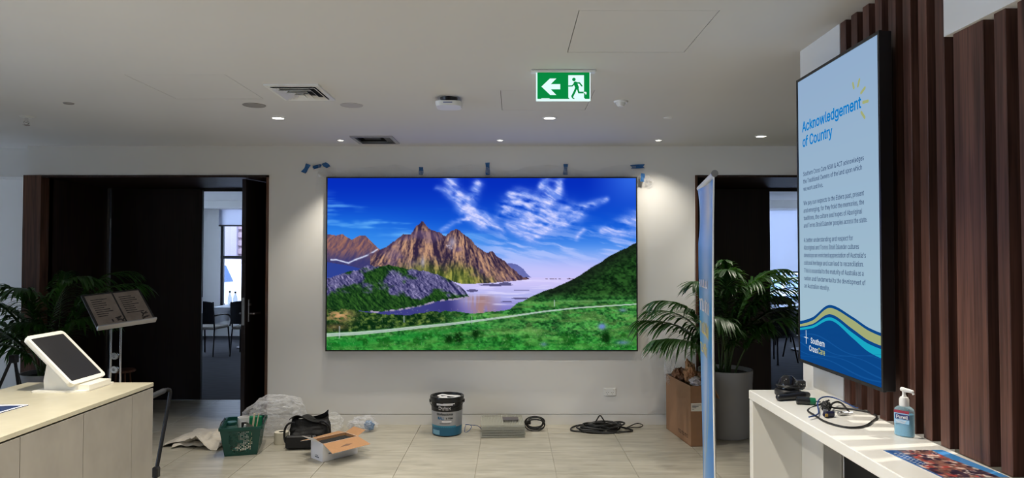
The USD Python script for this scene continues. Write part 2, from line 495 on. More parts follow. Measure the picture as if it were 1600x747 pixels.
for a, b in zip(wy[:-1], wy[1:]):
    obj('pane', bx(-6.455, -6.449, a + .03, b - .03, .11, 2.54), M['glass'], wf, smooth=False)

# rooms beyond: far wall with two windows, side walls
WL = (-5.90, -1.9, 0.45, 2.64)
WR = (1.6, 7.4, 0.55, 2.64)
fp = sbox(-7.0, 0, 8.0, CEIL).difference(sbox(WL[0], WL[2], WL[1], WL[3])).difference(sbox(WR[0], WR[2], WR[1], WR[3]))
struct('wall_far', prism_xz(fp, FAR, FAR + 0.2), M['wall'])
sd = sbox(7.7, 0, 14, CEIL).difference(sbox(10.8, .4, 13.3, 2.6))
for nm, xs_ in (('window_4', -7.0), ('window_5', 8.0)):  # unseen side windows, added to brighten the far rooms
    w4 = struct(nm, [bx(xs_ - .03, xs_ + .03, y - .03, y + .03, .4, 2.6) for y in (10.83, 12.05, 13.27)], M['dark_frame'])
    for y in (10.86, 12.08):
        obj('pane', bx(xs_ - .003, xs_ + .003, y, y + 1.16, .42, 2.58), M['glass'], w4, smooth=False)
struct('wall_far_side', [prism_yz(sd, -7.1, -6.9), prism_yz(sd, 7.9, 8.1), bx(-1.0, 0.6, 7.8, 13.9, 0, CEIL), bx(-7, -4.6, 7.72, 7.8, 0, CEIL), bx(-2.36, -0.9, 7.72, 7.82, 0, CEIL), bx(0.5, 1.78, 7.72, 7.82, 0, CEIL), bx(4.12, 8, 7.72, 7.82, 0, CEIL)], M['wall'])


def win(name, w, bars_x, bars_z):
    fr = [bx(w[0], w[1], FAR + .02, FAR + .08, w[3] - .05, w[3]), bx(w[0], w[1], FAR + .02, FAR + .08, w[2], w[2] + .05), bx(w[0], w[0] + .05, FAR + .02, FAR + .08, w[2], w[3]), bx(w[1] - .05, w[1], FAR + .02, FAR + .08, w[2], w[3])]
    fr += [bx(x - .025, x + .025, FAR + .02, FAR + .08, w[2], w[3]) for x in bars_x] + [bx(w[0], w[1], FAR + .01, FAR + .09, z - .03, z + .03) for z in bars_z]
    s = struct(name, fr, M['dark_frame'])
    obj('pane', bx(w[0] + .03, w[1] - .03, FAR + .045, FAR + .051, w[2] + .03, w[3] - .03), M['glass'], s, smooth=False)
    return s


win('window_2', WL, [-4.9, -3.9, -2.9], [1.59])
win('window_3', WR, [2.8, 4.0, 5.95], [])

# the side wall with wood slats, white pier and bulkhead
SX = 1.50
struct('wall_side', bx(SX, 2.0, 3.10, 3.525, 0, CEIL), M['wall'])
struct('wall_side_lower', [bx(SX, SX + .08, 0.4, 3.10, 0, 0.93)], M['black_matte'])
struct('trim_bulkhead', bx(SX - 0.012, 2.6, 0.2, 2.332, 2.392, CEIL), M['wall'])
sl = thing('slat_screen', 'dark walnut screen of upright timber slats rising from the white counter', 'slat screen', (SX, 0.0, 0.975))
zt = CEIL - 0.975
yy = 3.092
k = 0
while yy > 0.75:
    if k == 8:
        y0, y1 = 2.156, 2.303
    else:
        y0, y1 = yy - 0.05, yy
    top = zt if y1 > 2.34 else 2.392 - 0.975
    obj('slat', bx(0.0, 0.085, y0, y1, 0.0, top, 0.002), M['slat_wood'], sl, smooth=False)
    yy = 2.107 if k == 8 else yy - 0.0987
    k += 1

# ------------------------------------------------------------------ lamps


def spot(parent, strength, radius, angle, tilt=(0, 0), z=-0.02, soft=0.6, color=LAMP_COLOR):
    s = UsdLux.SphereLight.Define(stage, f'{parent.GetPath()}/light')
    s.CreateRadiusAttr(radius)
    s.CreateColorAttr(Gf.Vec3f(*color))
    s.CreateIntensityAttr(strength)
    s.CreateNormalizeAttr(True)
    s.AddTranslateOp().Set(Gf.Vec3d(0, 0, z))
    s.AddRotateXYZOp().Set(Gf.Vec3f(tilt[0], tilt[1], 0))
    sh = UsdLux.ShapingAPI.Apply(s.GetPrim())
    sh.CreateShapingConeAngleAttr(angle)
    sh.CreateShapingConeSoftnessAttr(soft)


M['lamp'] = emit('lamp_lens', (1.0, 0.93, 0.80), 6.0)


def downlight(label, x, y, r, strength, angle=60, tilt=(0, 0), group=None, soft=0.7):
    t = thing('downlight', label, 'downlight', (x, y, CEIL), 0, group)
    obj('trim_ring', lathe([(r * 0.78, -0.001), (r * 0.80, -0.006), (r, -0.004), (r * 1.02, 0.0), (r * 1.02, 0.002), (r * 0.78, 0.004), (r * 0.78, -0.001)], 32), M['white_plastic'], t)
    obj('lens', lathe([(0, -0.0045), (r * 0.5, -0.0042), (r * 0.79, -0.002), (r * 0.79, 0.002), (0, 0.002)], 32), M['lamp'], t, label='glowing lens')
    spot(t, strength, 0.03, angle, tilt, z=-0.045, soft=soft)
    return t


downlight('lit round downlight recessed in the ceiling beside the square air diffuser', -1.806, 5.24, 0.056, SPOT_ROOM, 39)
downlight('lit round downlight in the ceiling just beyond the green exit sign', 0.29, 5.24, 0.056, SPOT_ROOM, 46)
downlight('lit round downlight in the ceiling above the potted palm and pull-up banner', 2.22, 6.05, 0.056, SPOT_ROOM * .62, 46)
downlight('lit small spotlight next to the open square hole in the ceiling', -1.58, 6.26, 0.034, SPOT_WALL, 48)
downlight('lit small spotlight above the middle of the landscape screen', -0.11, 6.26, 0.034, SPOT_WALL, 48)
downlight("lit small spotlight making a bright patch by the screen's taped upper corner", 1.35, 6.26, 0.034, SPOT_WALL * 0.62, 56, (4, 0), soft=1.0)
for x, y in ((-0.7, 2.72), (0.35, 2.72), (-1.75, 2.72), (-3.3, 1.5), (-0.6, 1.5), (2.5, 2.6)):  # unseen lamps added to lift room tones, one for stripes on the counter
    downlight('unseen added round downlight of the lobby outside the picture', x, y, 0.056, SPOT_BACK, 58, group='unseen added lobby downlights outside the picture')

# ------------------------------------------------------------------ the landscape on the large screen (flat picture, colours per vertex)


def landscape(W, H):
    v, u = np.meshgrid((np.arange(H) + 0.5) / H, (np.arange(W) + 0.5) / W, indexing='ij')
    P3 = lambda a, b, c=0.0: np.stack([u * a, v * b, np.full_like(u, c)], -1)
    fb = lambda a, b, s, o=5: meshkit.fbm(P3(a, b, s * 1.7), o, s)
    ip = lambda pts: np.interp(u, [p[0] for p in pts], [p[1] for p in pts])
    sm = lambda x, a, b: np.clip((x - a) / (b - a), 0, 1) ** 2 * (3 - 2 * np.clip((x - a) / (b - a), 0, 1))
    mix = lambda A, B, t: A * (1 - t[..., None]) + np.asarray(B, float) * t[..., None]
    C = lambda r, g, b: np.array([r, g, b], float)
    img = np.zeros((H, W, 3))
    # sky
    s1 = sm(v, 0.0, 0.32)
    img[:] = C(4, 42, 178)
    img = mix(img, C(14, 84, 205), s1)
    img = mix(img, C(84, 148, 232), sm(v, 0.22, 0.48))
    img = mix(img, C(188, 186, 240), sm(v, 0.36, 0.56) * sm(u, 0.35, 0.62))
    img = mix(img, C(46, 140, 228), sm(u, .45, .0) * sm(v, .12, .42) * .8)
    img = mix(img, C(60, 120, 230), sm(u, 0.82, 1.0) * sm(v, .25, 0.0) * .7)
    # streaks at the left
    st = fb(3.0, 60, 3, 4) * sm(fb(4, 8, 4), .35, .7)
    line = np.exp(-((v - (0.17 + 0.30 * u)) / 0.06) ** 2) + 0.7 * np.exp(-((v - (0.27 + 0.16 * u)) / 0.05) ** 2)
    img = mix(img, C(120, 190, 245), np.clip(sm(st, 0.18, 0.5) * line * sm(u, .62, .2) * .9, 0, 1))
    # cirrus
    wx = u + 0.035 * (fb(8, 8, 11) - .5) + .012 * (fb(30, 26, 13) - .5)
    wy = v + 0.05 * (fb(8, 8, 12) - .5) + .016 * (fb(30, 26, 14) - .5)
    fibre = meshkit.fbm(np.stack([(wx * 0.8 + wy * 0.55) * 10, (wy * 0.9 - wx * 0.42) * 46, np.full_like(u, 3.0)], -1), 6, 21)
    fibre2 = meshkit.fbm(np.stack([(wx * .9 - wy * .8) * 60, (wy * .9 + wx * .9) * 12, np.full_like(u, 5.0)], -1), 5, 22)
    fluff = fb(34, 22, 23, 6)

    def seg(x0, y0, x1, y1, w0, w1):
        dx, dy = (x1 - x0), (y1 - y0) * 0.56
        t = np.clip(((wx - x0) * dx + (wy - y0) * .56 * dy) / (dx * dx + dy * dy), 0, 1)
        d = np.hypot(wx - x0 - t * dx, (wy - y0) * .56 - t * dy)
        return np.exp(-(d / (w0 + (w1 - w0) * t)) ** 2)

    c1 = .9 * seg(.405, .02, .45, .18, .022, .022) + seg(.45, .16, .495, .28, .022, .018) + .95 * seg(.495, .03, .47, .12, .014, .016) + .8 * seg(.50, .22, .56, .31, .016, .012) + .5 * seg(.36, .06, .43, .12, .008, .02)
    c1 += .8 * seg(.70, .05, .71, .01, .014, .01) + .9 * seg(.70, .05, .745, .10, .012, .014) + .9 * seg(.755, .02, .75, .09, .010, .016) + .4 * seg(.70, .01, .76, .01, .01, .01)
    c2 = seg(.555, .22, .62, .12, .016, .024) + seg(.62, .12, .72, .13, .024, .022) + .95 * seg(.60, .18, .68, .30, .03, .022) + .85 * seg(.66, .32, .80, .21, .028, .026) + .9 * seg(.77, .21, .90, .125, .022, .008) + .8 * seg(.64, .2, .76, .22, .035, .04) + .75 * seg(.58, .28, .66, .34, .014, .012)
    c2 += .85 * seg(.89, .31, 1.0, .25, .012, .03) + .7 * seg(.93, .34, 1.02, .33, .014, .02) + .8 * seg(.805, .35, .83, .30, .008, .006) + .7 * seg(.375, .30, .415, .255, .007, .008) + .9 * seg(.43, .25, .455, .24, .008, .009) + .4 * seg(.59, .09, .605, .11, .008, .008)
    fil = meshkit.fbm(np.stack([(wx * .55 + wy * .9) * 22, (wy * .8 - wx * .75) * 95, np.full_like(u, 9.0)], -1), 4, 25)
    cc = np.clip(c1 + c2, 0, 1.15)
    t1 = np.where(c1 > c2, .5 * fibre2 + .5 * fluff, .55 * fibre + .45 * fluff)
    veil = cc * sm(.6 * fluff + .4 * fibre, .26, .60)
    img = mix(img, C(116, 152, 236), np.clip(veil * 1.1, 0, 1) * .75)
    dens = cc * np.clip((t1 - .30) / .36, 0, 1) * (.62 + .38 * sm(fil, .34, .62)) * (.8 + .5 * (fb(120, 90, 27, 3) - .5))
    img = mix(img, C(168, 178, 240), np.clip(dens * 1.35, 0, 1) * .8)
    img = mix(img, C(226, 222, 250), np.clip(dens * 1.5 - .42, 0, 1) * .85)
    hz = sm(fibre, .40, .66) * np.exp(-((v - .40) / .10) ** 2) * sm(u, .40, .6)
    img = mix(img, C(196, 200, 246), np.clip(hz, 0, 1) * .6)

    # relief for rock
    def relief(a, b, s, sk):
        q = np.stack([(u + sk * v) * a, v * b, np.full_like(u, s)], -1)
        h = np.abs(meshkit.fbm(q, 6, int(s)) - .5) * 2
        return h, np.gradient(h, axis=1) * W / a

    # far mountains at the left
    rough = (fb(60, 5, 31) - .5) * .03
    top = ip([(0, .325), (.03, .335), (.05, .33), (.08, .36), (.105, .335), (.125, .335), (.15, .38), (.165, .41), (.2, .45)]) + rough * .6
    m = (v > top) & (u < .21)
    h, g = relief(26, 9, 33, .3)
    col = mix(np.broadcast_to(C(92, 70, 92), img.shape).copy(), C(150, 104, 92), np.clip(.5 + .5 * g, 0, 1))
    col = mix(col, C(48, 52, 110), sm(v, .40, .50) * .85)
    img[m] = col[m]
    snow = np.exp(-((v - ip([(0, .475), (.03, .475), (.07, .495), (.10, .47), (.13, .45), (.165, .415), (.2, .4)]) - .01 * (fb(50, 50, 35) - .5)) / (.0022 + .004 * fb(30, 10, 71))) ** 2) * (u < .165) * (u > .012) * sm(fb(36, 36, 72), .3, .5)
    img = mix(img, C(215, 225, 250), np.clip(snow * 1.2, 0, 1) * .85)
    # cape
    top = ip([(.56, .5), (.59, .495), (.615, .505), (.635, .53), (.648, .56), (.66, .578), (.7, .60)]) + rough * .3
    m = (v > top) & (v < .585) & (u > .58) & (u < .665)
    img[m] = mix(img, C(98, 104, 168), np.ones_like(u))[m] + 22 * (fb(60, 30, 36)[m] - .5)[:, None]
    # sea
    m = (v > .580)
    sea = mix(np.broadcast_to(C(196, 188, 238), img.shape).copy(), C(168, 170, 226), sm(v, .60, .70))
    sea = mix(sea, C(118, 112, 186), sm(v, .68, .78))
    sea = mix(sea, C(40, 40, 104), sm(u, .47, .38) * sm(v, .66, .71) * .9)
    sea = mix(sea, C(156, 122, 124), np.exp(-((u - .495) / .05) ** 2) * sm(v, .665, .70) * (.35 + .65 * sm(fb(70, 5, 37), .4, .6)))
    sea = mix(sea, C(58, 60, 126), sm(u, .44, .30) * sm(v, .64, .70))
    sea = mix(sea, C(228, 222, 250), sm(fb(10, 110, 38), .52, .68) * .55 * sm(u, .42, .55))
    img[m] = sea[m]
    # main mountains
    top = ip([(.14, .455), (.165, .425), (.20, .395), (.225, .355), (.245, .33), (.27, .325), (.285, .29), (.305, .255), (.318, .27), (.335, .305), (.35, .31), (.37, .325), (.385, .338), (.40, .31), (.415, .297), (.432, .31), (.445, .33), (.465, .355), (.485, .40), (.50, .42), (.52, .435), (.535, .425), (.55, .455), (.575, .49), (.60, .525), (.615, .55), (.635, .575), (.66, .588)]) + (fb(90, 4, 41) - .5) * .028
    bot = ip([(.14, .55), (.40, .60), (.44, .618), (.52, .612), (.6, .600), (.66, .588)])
    m = (v > top) & (v < bot) & (u > .14)
    depth = (v - top)
    qa = (u - .312) / (v - .02)
    qb = (u - .425) / (v - .08)
    wq_ = sm(u + .10 * (v - .3), .36, .41)

    def gully(f, sd):
        ga = np.abs(meshkit.fbm(np.stack([qa * f, v * 5, u * 0 + sd], -1), 5, sd) - .5) * 2
        gb = np.abs(meshkit.fbm(np.stack([qb * f, v * 5, u * 0 + sd + 3], -1), 5, sd + 1) - .5) * 2
        hh_ = ga * (1 - wq_) + gb * wq_
        return np.gradient(hh_, axis=1) * W / f
    big, fine = gully(7, 42), gully(22, 52)
    det = fb(110, 80, 48, 4) - .5
    lit = np.clip(.50 - .16 * big - .10 * fine + .9 * det + .06 * np.sign(.312 - u) * np.exp(-((u - .312) / .05) ** 2), 0, 1)
    lit = np.clip(lit - .30 * np.exp(-((u - .355 - .10 * (v - .3)) / .022) ** 2) * sm(v, .32, .36) * sm(v, .62, .5) - .25 * np.exp(-((u - .30 + .05 * (v - .3)) / .016) ** 2) * sm(v, .40, .30) - .25 * np.exp(-((u - .475) / .02) ** 2) * sm(v, .36, .42) - .3 * np.exp(-((u - .55) / .02) ** 2) * sm(v, .44, .48) * sm(v, .56, .5), 0, 1)
    rock = mix(np.broadcast_to(C(46, 34, 60), img.shape).copy(), C(190, 146, 116), lit)
    rock = mix(rock, C(104, 84, 122), sm(fb(14, 12, 44), .5, .66) * .5)
    grass = sm(depth + .12 * (fb(30, 30, 45) - .5), .10, .25) * sm(v, .42, .58)
    rock = mix(rock, mix(np.broadcast_to(C(52, 74, 24), img.shape).copy(), C(160, 166, 66), lit), np.clip(grass, 0, 1) * .85)
    rock = mix(rock, C(58, 40, 66), sm(depth, .035, 0) * .55)
    sn = np.exp(-((v - ip([(.38, .38), (.44, .46), (.46, .48)])) / .01) ** 2) * (u > .385) * (u < .44) * sm(fb(70, 50, 46), .42, .55) + np.exp(-(((u - .405) / .012) ** 2 + ((v - .375) / .03) ** 2)) * .7 + .7 * np.exp(-(((u - .31) / .006) ** 2 + ((v - .49) / .03) ** 2))
    rock = mix(rock, C(214, 206, 226), np.clip(sn, 0, 1) * .8)
    img[m] = rock[m]
    # blue shade and pale grass at the foot, left
    m = (v > .47 + .08 * np.clip(u / .17, 0, 1)) & (v < .6) & (u < .16) & (v > ip([(0, .49), (.07, .51), (.16, .55)]))
    img[m] = mix(img, C(40, 64, 150), np.ones_like(u) * .8)[m]
    # rocky hill, left foreground
    top = ip([(0, .585), (.03, .57), (.07, .545), (.10, .535), (.13, .505), (.16, .512), (.20, .508), (.24, .525), (.28, .53), (.32, .545), (.35, .56), (.38, .58), (.41, .605), (.43, .63), (.448, .66), (.46, .69)]) + (fb(70, 4, 51) - .5) * .02
    bot = ip([(0, .77), (.10, .77), (.16, .78), (.24, .765), (.30, .745), (.36, .715), (.42, .705), (.46, .69)])
    m = (v > top) & (v < bot) & (u < .46)
    h, g = relief(34, 13, 52, -.5)
    h2, g2 = relief(95, 50, 53, -.2)
    lit = np.clip(.40 + .22 * g + .26 * g2 + .9 * (fb(130, 90, 58, 4) - .5), 0, 1)
    rk = mix(np.broadcast_to(C(34, 34, 78), img.shape).copy(), C(158, 150, 192), lit)
    gr = mix(np.broadcast_to(C(8, 34, 16), img.shape).copy(), C(66, 116, 44), np.clip(lit * .8 + .5 * (fb(60, 60, 54) - .42), 0, 1))
    pur = sm(fb(14, 12, 55) + .22 * np.exp(-(((u - .32) / .11) ** 2 + ((v - .62) / .08) ** 2)) + .06 * np.exp(-(((u - .08) / .07) ** 2 + ((v - .62) / .05) ** 2)) - .25 * sm(v, .66, .74), .48, .60)
    hill = mix(gr, rk, pur)
    img[m] = hill[m]
    m = (v > bot - .006) & (v < bot + .004) & (u > .13) & (u < .46)
    img[m] = mix(img, C(150, 140, 170), sm(fb(80, 10, 56), .4, .55))[m]
    # islets
    for (cu, cv, a, b) in ((.545, .622, .055, .007), (.575, .615, .02, .008), (.63, .652, .025, .003), (.47, .655, .02, .008), (.58, .72, .02, .004), (.625, .70, .03, .005)):
        m = ((u - cu) / a) ** 2 + ((v - cv) / b) ** 2 + .7 * (fb(60, 120, 57) - .5) < 1
        img[m] = C(84, 80, 124)
    # near shore, meadow, right hill
    shore = ip([(0, .755), (.08, .765), (.16, .785), (.25, .80), (.34, .775), (.40, .775), (.48, .785), (.55, .775), (.59, .76), (.61, .735), (.635, .715), (.66, .69), (.70, .66), (.76, .62), (.80, .585), (.83, .55), (.87, .505), (.91, .46), (.95, .42), (.97, .405), (1.0, .375)]) + (fb(60, 4, 61) - .5) * np.where(u > .66, .014, .022)
    m = v > shore
    road_v = ip([(0, .912), (.10, .902), (.2, .886), (.3, .866), (.4, .848), (.5, .826), (.6, .802), (.7, .776), (.8, .756), (.9, .744), (1.0, .733)])
    n1, n2, n3 = fb(26, 30, 62), fb(90, 80, 63), fb(12, 40, 64)
    gmix = np.clip(1.6 * (n1 - .5) + 1.3 * (n2 - .5) + .5, 0, 1)
    n4 = fb(150, 130, 73, 3)
    gmix = np.clip(gmix + 1.5 * (n4 - .5), 0, 1)
    mead = mix(np.broadcast_to(C(14, 58, 24), img.shape).copy(), C(74, 158, 70), gmix)
    mead = mix(mead, C(88, 122, 62), sm(fb(26, 60, 70), .48, .66) * .55)
    mead = mix(mead, C(124, 178, 92), sm(n3, .54, .70) * .5)
    mead = mix(mead, C(30, 140, 40), sm(v, .86, .98) * .35)
    mead = mix(mead, C(20, 128, 44), np.exp(-((v - road_v - .035 * (1 - u) - .02) / .02) ** 2) * sm(u, .7, .3) * .6)
    dk = sm(u, .56, .74) * sm(v, .755, .60)
    dark = mix(np.broadcast_to(C(8, 28, 12), img.shape).copy(), C(40, 82, 34), gmix)
    dark = mix(dark, C(20, 26, 22), sm(v - shore, .12, 0) * .7)
    mead = mix(mead, dark, np.clip(dk * 1.6, 0, 1))
    scrub = mix(np.broadcast_to(C(10, 40, 16), img.shape).copy(), C(112, 138, 62), np.clip(3.0 * (fb(80, 60, 65) - .44), 0, 1))
    road_v = ip([(0, .912), (.10, .902), (.2, .886), (.3, .866), (.4, .848), (.5, .826), (.6, .802), (.7, .776), (.8, .756), (.9, .744), (1.0, .733)])
    sc = sm(u, .46, .34) * sm(road_v - v, .004, .018)
    mead = mix(mead, scrub, sc)
    mead = mix(mead, C(196, 150, 104), np.exp(-(((u - .04) / .045) ** 2 + ((v - .80) / .035) ** 2)) * sm(fb(40, 60, 66), .42, .56))
    mead = mix(mead, C(110, 80, 58), np.exp(-(((u - .03) / .04) ** 2 + ((v - .865) / .02) ** 2)) * .6)
    bush = sm(fb(48, 34, 67), .56, .66) * sm(v, .86, .92) * sm(v, 1.0, .95)
    mead = mix(mead, C(12, 66, 14), bush * .6)
    mead = mix(mead, C(104, 130, 190), np.clip(np.exp(-(((u - .888) / .011) ** 2 + ((v - .863) / .016) ** 2)) * 1.3, 0, 1) + .6 * np.exp(-(((u - .955) / .012) ** 2 + ((v - .768) / .01) ** 2)) + .6 * np.exp(-(((u - .955) / .02) ** 2 + ((v - .955) / .012) ** 2)) + .5 * np.exp(-(((u - .70) / .01) ** 2 + ((v - .965) / .012) ** 2)))
    for cu, cv, a, b in ((.395, .935, .011, .024), (.425, .925, .012, .036), (.48, .905, .011, .028), (.90, .93, .014, .040)):
        mead = mix(mead, C(10, 44, 12), np.clip(1.4 * np.exp(-(((u - cu) / a) ** 2 + ((v - cv) / b) ** 2)) * sm(fb(90, 90, 68), .3, .5), 0, 1))
    img[m] = mead[m]
    wid = np.interp(u[0], [0, .3, .7, 1], [.0125, .010, .0055, .004])[None]
    rd = sm(np.abs(v - road_v), wid * 1.0, wid * .6)
    img = mix(img, C(196, 208, 206), rd * .8)
    rd2 = sm(np.abs(v - road_v - .001), wid * .25, wid * .1) * (u < .55)
    img = mix(img, C(120, 140, 130), rd2 * .6)
    r3 = np.exp(-((v - ip([(.60, .79), (.68, .745), (.74, .715), (.86, .716), (1, .71)])) / .004) ** 2) * (u > .74)
    img = mix(img, C(120, 170, 110), np.clip(r3, 0, 1) * .4)
    for cu, v0, v1 in ((.042, .86, .93), (.468, .80, .85), (.735, .71, .745), (.25, .80, .84)):
        m = (np.abs(u - cu) < .0015) & (v > v0) & (v < v1)
        img[m] = .45 * img[m] + .55 * C(190, 200, 206)
    dots = sm(fb(300, 170, 69, 2), .66, .72) * (v > .76)
    img = mix(img, C(190, 205, 170), dots * .25)
    return np.clip(img, 0, 255)


def picture_mesh(path, img, o, ex, ey, w, h, material):
    """A flat grid showing img: o = top left corner, ex to the right, ey down."""
    H, W = img.shape[:2]
    v, u = np.meshgrid(np.linspace(0, 1, H), np.linspace(0, 1, W), indexing='ij')
    p = np.asarray(o) + u[..., None] * w * np.asarray(ex) + v[..., None] * h * np.asarray(ey)
    i, j = np.meshgrid(np.arange(H - 1), np.arange(W - 1), indexing='ij')
    a = (i * W + j).ravel()
    q = np.stack([a, a + W, a + W + 1, a + 1], 1)
    m = UsdGeom.Mesh.Define(stage, path)
    m.CreatePointsAttr(Vt.Vec3fArray.FromNumpy(p.reshape(-1, 3).astype(np.float32)))
    m.CreateFaceVertexCountsAttr(Vt.IntArray.FromNumpy(np.full(len(q), 4, np.int32)))
    m.CreateFaceVertexIndicesAttr(Vt.IntArray.FromNumpy(q.astype(np.int32).ravel()))
    m.CreateSubdivisionSchemeAttr('none')
    c = img.reshape(-1, 3) / 255.0
    c = np.where(c <= 0.04045, c / 12.92, ((c + 0.055) / 1.055) ** 2.4)
    pv = UsdGeom.PrimvarsAPI(m).CreatePrimvar('paint', Sdf.ValueTypeNames.Color3fArray, 'vertex')
    pv.Set(Vt.Vec3fArray.FromNumpy(c.astype(np.float32)))
    UsdShade.MaterialBindingAPI.Apply(m.GetPrim()).Bind(material)
    return m.GetPrim()


SX0, SX1, SZ0, SZ1, SY = -1.79, 1.207, 0.716, 2.392, 6.558
led = thing('video_wall', 'large wall-mounted screen showing a mountain fjord landscape', 'screen', ((SX0 + SX1) / 2, SY, SZ0))
hw = (SX1 - SX0) / 2
hh = SZ1 - SZ0
e = 0.012
obj('housing', bx(-hw + .004, hw - .004, 0.006, WY - SY, .004, hh - .004, 0.003), M['black'], led)
obj('bezel', [bx(-hw, -hw + e, -.003, .03, 0, hh), bx(hw - e, hw, -.003, .03, 0, hh), bx(-hw + e, hw - e, -.003, .03, 0, e), bx(-hw + e, hw - e, -.003, .03, hh - e, hh)], M['black'], led)
LW, LH = 520, 292
picture_mesh(f'{led.GetPath()}/display', landscape(LW, LH), (-hw + e, 0, hh - e), (1, 0, 0), (0, 0, -1), 2 * hw - 2 * e, hh - 2 * e, emit_attr('screen_light', 'paint', SCREEN_GAIN))

# ------------------------------------------------------------------ the upright display on the slat screen
TX, TY0, TY1, TZ0, TZ1 = 1.405, 2.592, 3.352, 1.121, 2.502
tv = thing('upright_display', 'tall upright black-edged display showing an acknowledgement text above blue waves', 'display', (TX, TY1, TZ0))
tw, th = TY1 - TY0, TZ1 - TZ0
obj('housing', bx(.007, .05, -tw + .001, -.001, .001, th - .001, .003), M['black'], tv)
obj('bezel', [bx(0, .012, -tw, -tw + .012, 0, th), bx(0, .012, -.012, 0, 0, th), bx(0, .012, -tw + .012, -.012, 0, .014), bx(0, .012, -tw + .012, -.012, th - .012, th)], M['black'], tv)
obj('wall_bracket', bx(.05, SX - TX, -tw + .2, -.3, .3, th - .3, .004), M['black_metal'], tv)


def tvmat(n, c, s=1.0):
    return emit('display_' + n, c, TV_GAIN * s)


H_, W_ = 60, 34
vv, uu = np.meshgrid(np.linspace(0, 1, H_), np.linspace(0, 1, W_), indexing='ij')
bg = np.array([160, 190, 224.]) * (1 - vv[..., None]) + np.array([182, 214, 228.]) * vv[..., None]
picture_mesh(f'{tv.GetPath()}/screen', bg, (.004, -.012, th - .012), (0, -1, 0), (0, 0, -1), tw - .024, th - .026, emit_attr('display_ground', 'paint', TV_GAIN))
sw = tw - .024


def flat(poly, layer):
    """A polygon in the display's own (right, up) coordinates."""
    m = trimesh.creation.extrude_polygon(poly, 0.0003, engine='earcut')
    return to_frame(m, (.0036 - .0004 * layer, -.012, .014), (0, -1, 0), (0, 0, 1))


from scipy.interpolate import PchipInterpolator
S = np.linspace(0, 1, 60)


def curve(zs):
    return PchipInterpolator([0, .18, .44, .70, .88, 1.0], zs)(S)


top = curve([.183, .212, .285, .250, .218, .208])
k0 = curve([.168, .197, .272, .238, .206, .196])
k1 = curve([.156, .181, .244, .200, .168, .160])
c0 = curve([.150, .174, .230, .184, .154, .147])
c1 = curve([.140, .162, .216, .162, .122, .112])
band = lambda a, b: Polygon(list(zip(S * sw, b)) + list(zip(S[::-1] * sw, a[::-1]))).buffer(0)
obj('wave', flat(band(np.zeros(60), top), 1), tvmat('deep_blue', lin(14, 78, 150)), tv, smooth=False)
obj('wave', flat(band(k1, k0), 2), tvmat('khaki', lin(178, 188, 130)), tv, smooth=False)
obj('wave', flat(band(c1, c0), 2), tvmat('cyan', lin(30, 184, 214)), tv, smooth=False)
for i in range(5):
    a = .112 - .022 * i + .020 * np.sin(S * 7.0 + i * 1.3) * (1 - .1 * i)
    a = np.clip(a, .004, None)
    obj('ripple', flat(band(a, a + .004 + .002 * np.sin(S * 5 + i)), 2), tvmat(f'ripple', lin(22, 92, 166)) if i == 0 else UsdShade.Material.Get(stage, '/World/Looks/display_ripple'), tv, smooth=False)
TXT = tvmat('text_grey', lin(66, 90, 128))
TTL = tvmat('text_blue', lin(18, 134, 218))
WHT = tvmat('text_white', lin(226, 236, 244))
KHK = UsdShade.Material.Get(stage, '/World/Looks/display_khaki')


def tv_text(s, y_left, zb, h, y_right, m, bold=False, name='text_line'):
    t = text(s, h, bold, width=(y_left - y_right), depth=.0003)
    to_frame(t, (.0024, y_left - TY1, zb - TZ0), (0, -1, 0), (0, 0, 1))
    return obj(name, t, m, tv, smooth=False)


yx = lambda px: TX * F_PX / (px - 800)
tv_text('Acknowledgement', yx(1254.5), 2.236, .047, yx(1347), TTL, True, 'title')
tv_text('of Country', yx(1255), 2.163, .047, yx(1301.5), TTL, True, 'title')
lines = [("Southern Cross Care NSW & ACT acknowledges", 2.021, 1350.4), ("the Traditional Owners of the land upon which", 1.985, 1347.2), ("we work and live.", 1.949, 1285.8),
         ("We pay our respects to the Elders past, present", 1.880, 1350), ("and emerging, for they hold the memories, the", 1.844, 1350), ("traditions, the culture and hopes of Aboriginal", 1.808, 1346.6), ("and Torres Strait Islander peoples across the state.", 1.772, 1354.5),
         ("A better understanding and respect for", 1.702, 1332), ("Aboriginal and Torres Strait Islander cultures", 1.666, 1341), ("develops an enriched appreciation of Australia's", 1.630, 1351.7), ("cultural heritage and can lead to reconciliation.", 1.594, 1348), ("This is essential to the maturity of Australia as a", 1.557, 1348), ("nation and fundamental to the development of", 1.520, 1350.6), ("an Australian identity.", 1.484, 1294.5)]
for s, zb, xr in lines:
    tv_text(s, yx(1255.5), zb, .0205, yx(xr), TXT)
zl = lambda py, px: CAM_Z - (py - 398) * yx(px) / F_PX
tv_text('Southern', yx(1264.5), 1.226, .026, yx(1286), WHT, True, 'logo_text')
tv_text('Cross', yx(1262), 1.188, .026, yx(1275.2), WHT, True, 'logo_text')
tv_text('Care', yx(1275.8), 1.188, .026, yx(1286.5), KHK, True, 'logo_text')
lx, lz = .012 + (yx(1250.5) - yx(1260)) - .012, 1.246 - TZ0 - .014
obj('logo_cross', [flat(Polygon([(lx - .003, lz - .03), (lx + .003, lz - .03), (lx + .0035, lz), (lx + .003, lz + .035), (lx - .003, lz + .035), (lx - .0035, lz)]), 3), flat(Polygon([(lx - .028, lz), (lx, lz - .0035), (lx + .028, lz), (lx, lz + .0035)]), 3)], WHT, tv, smooth=False)
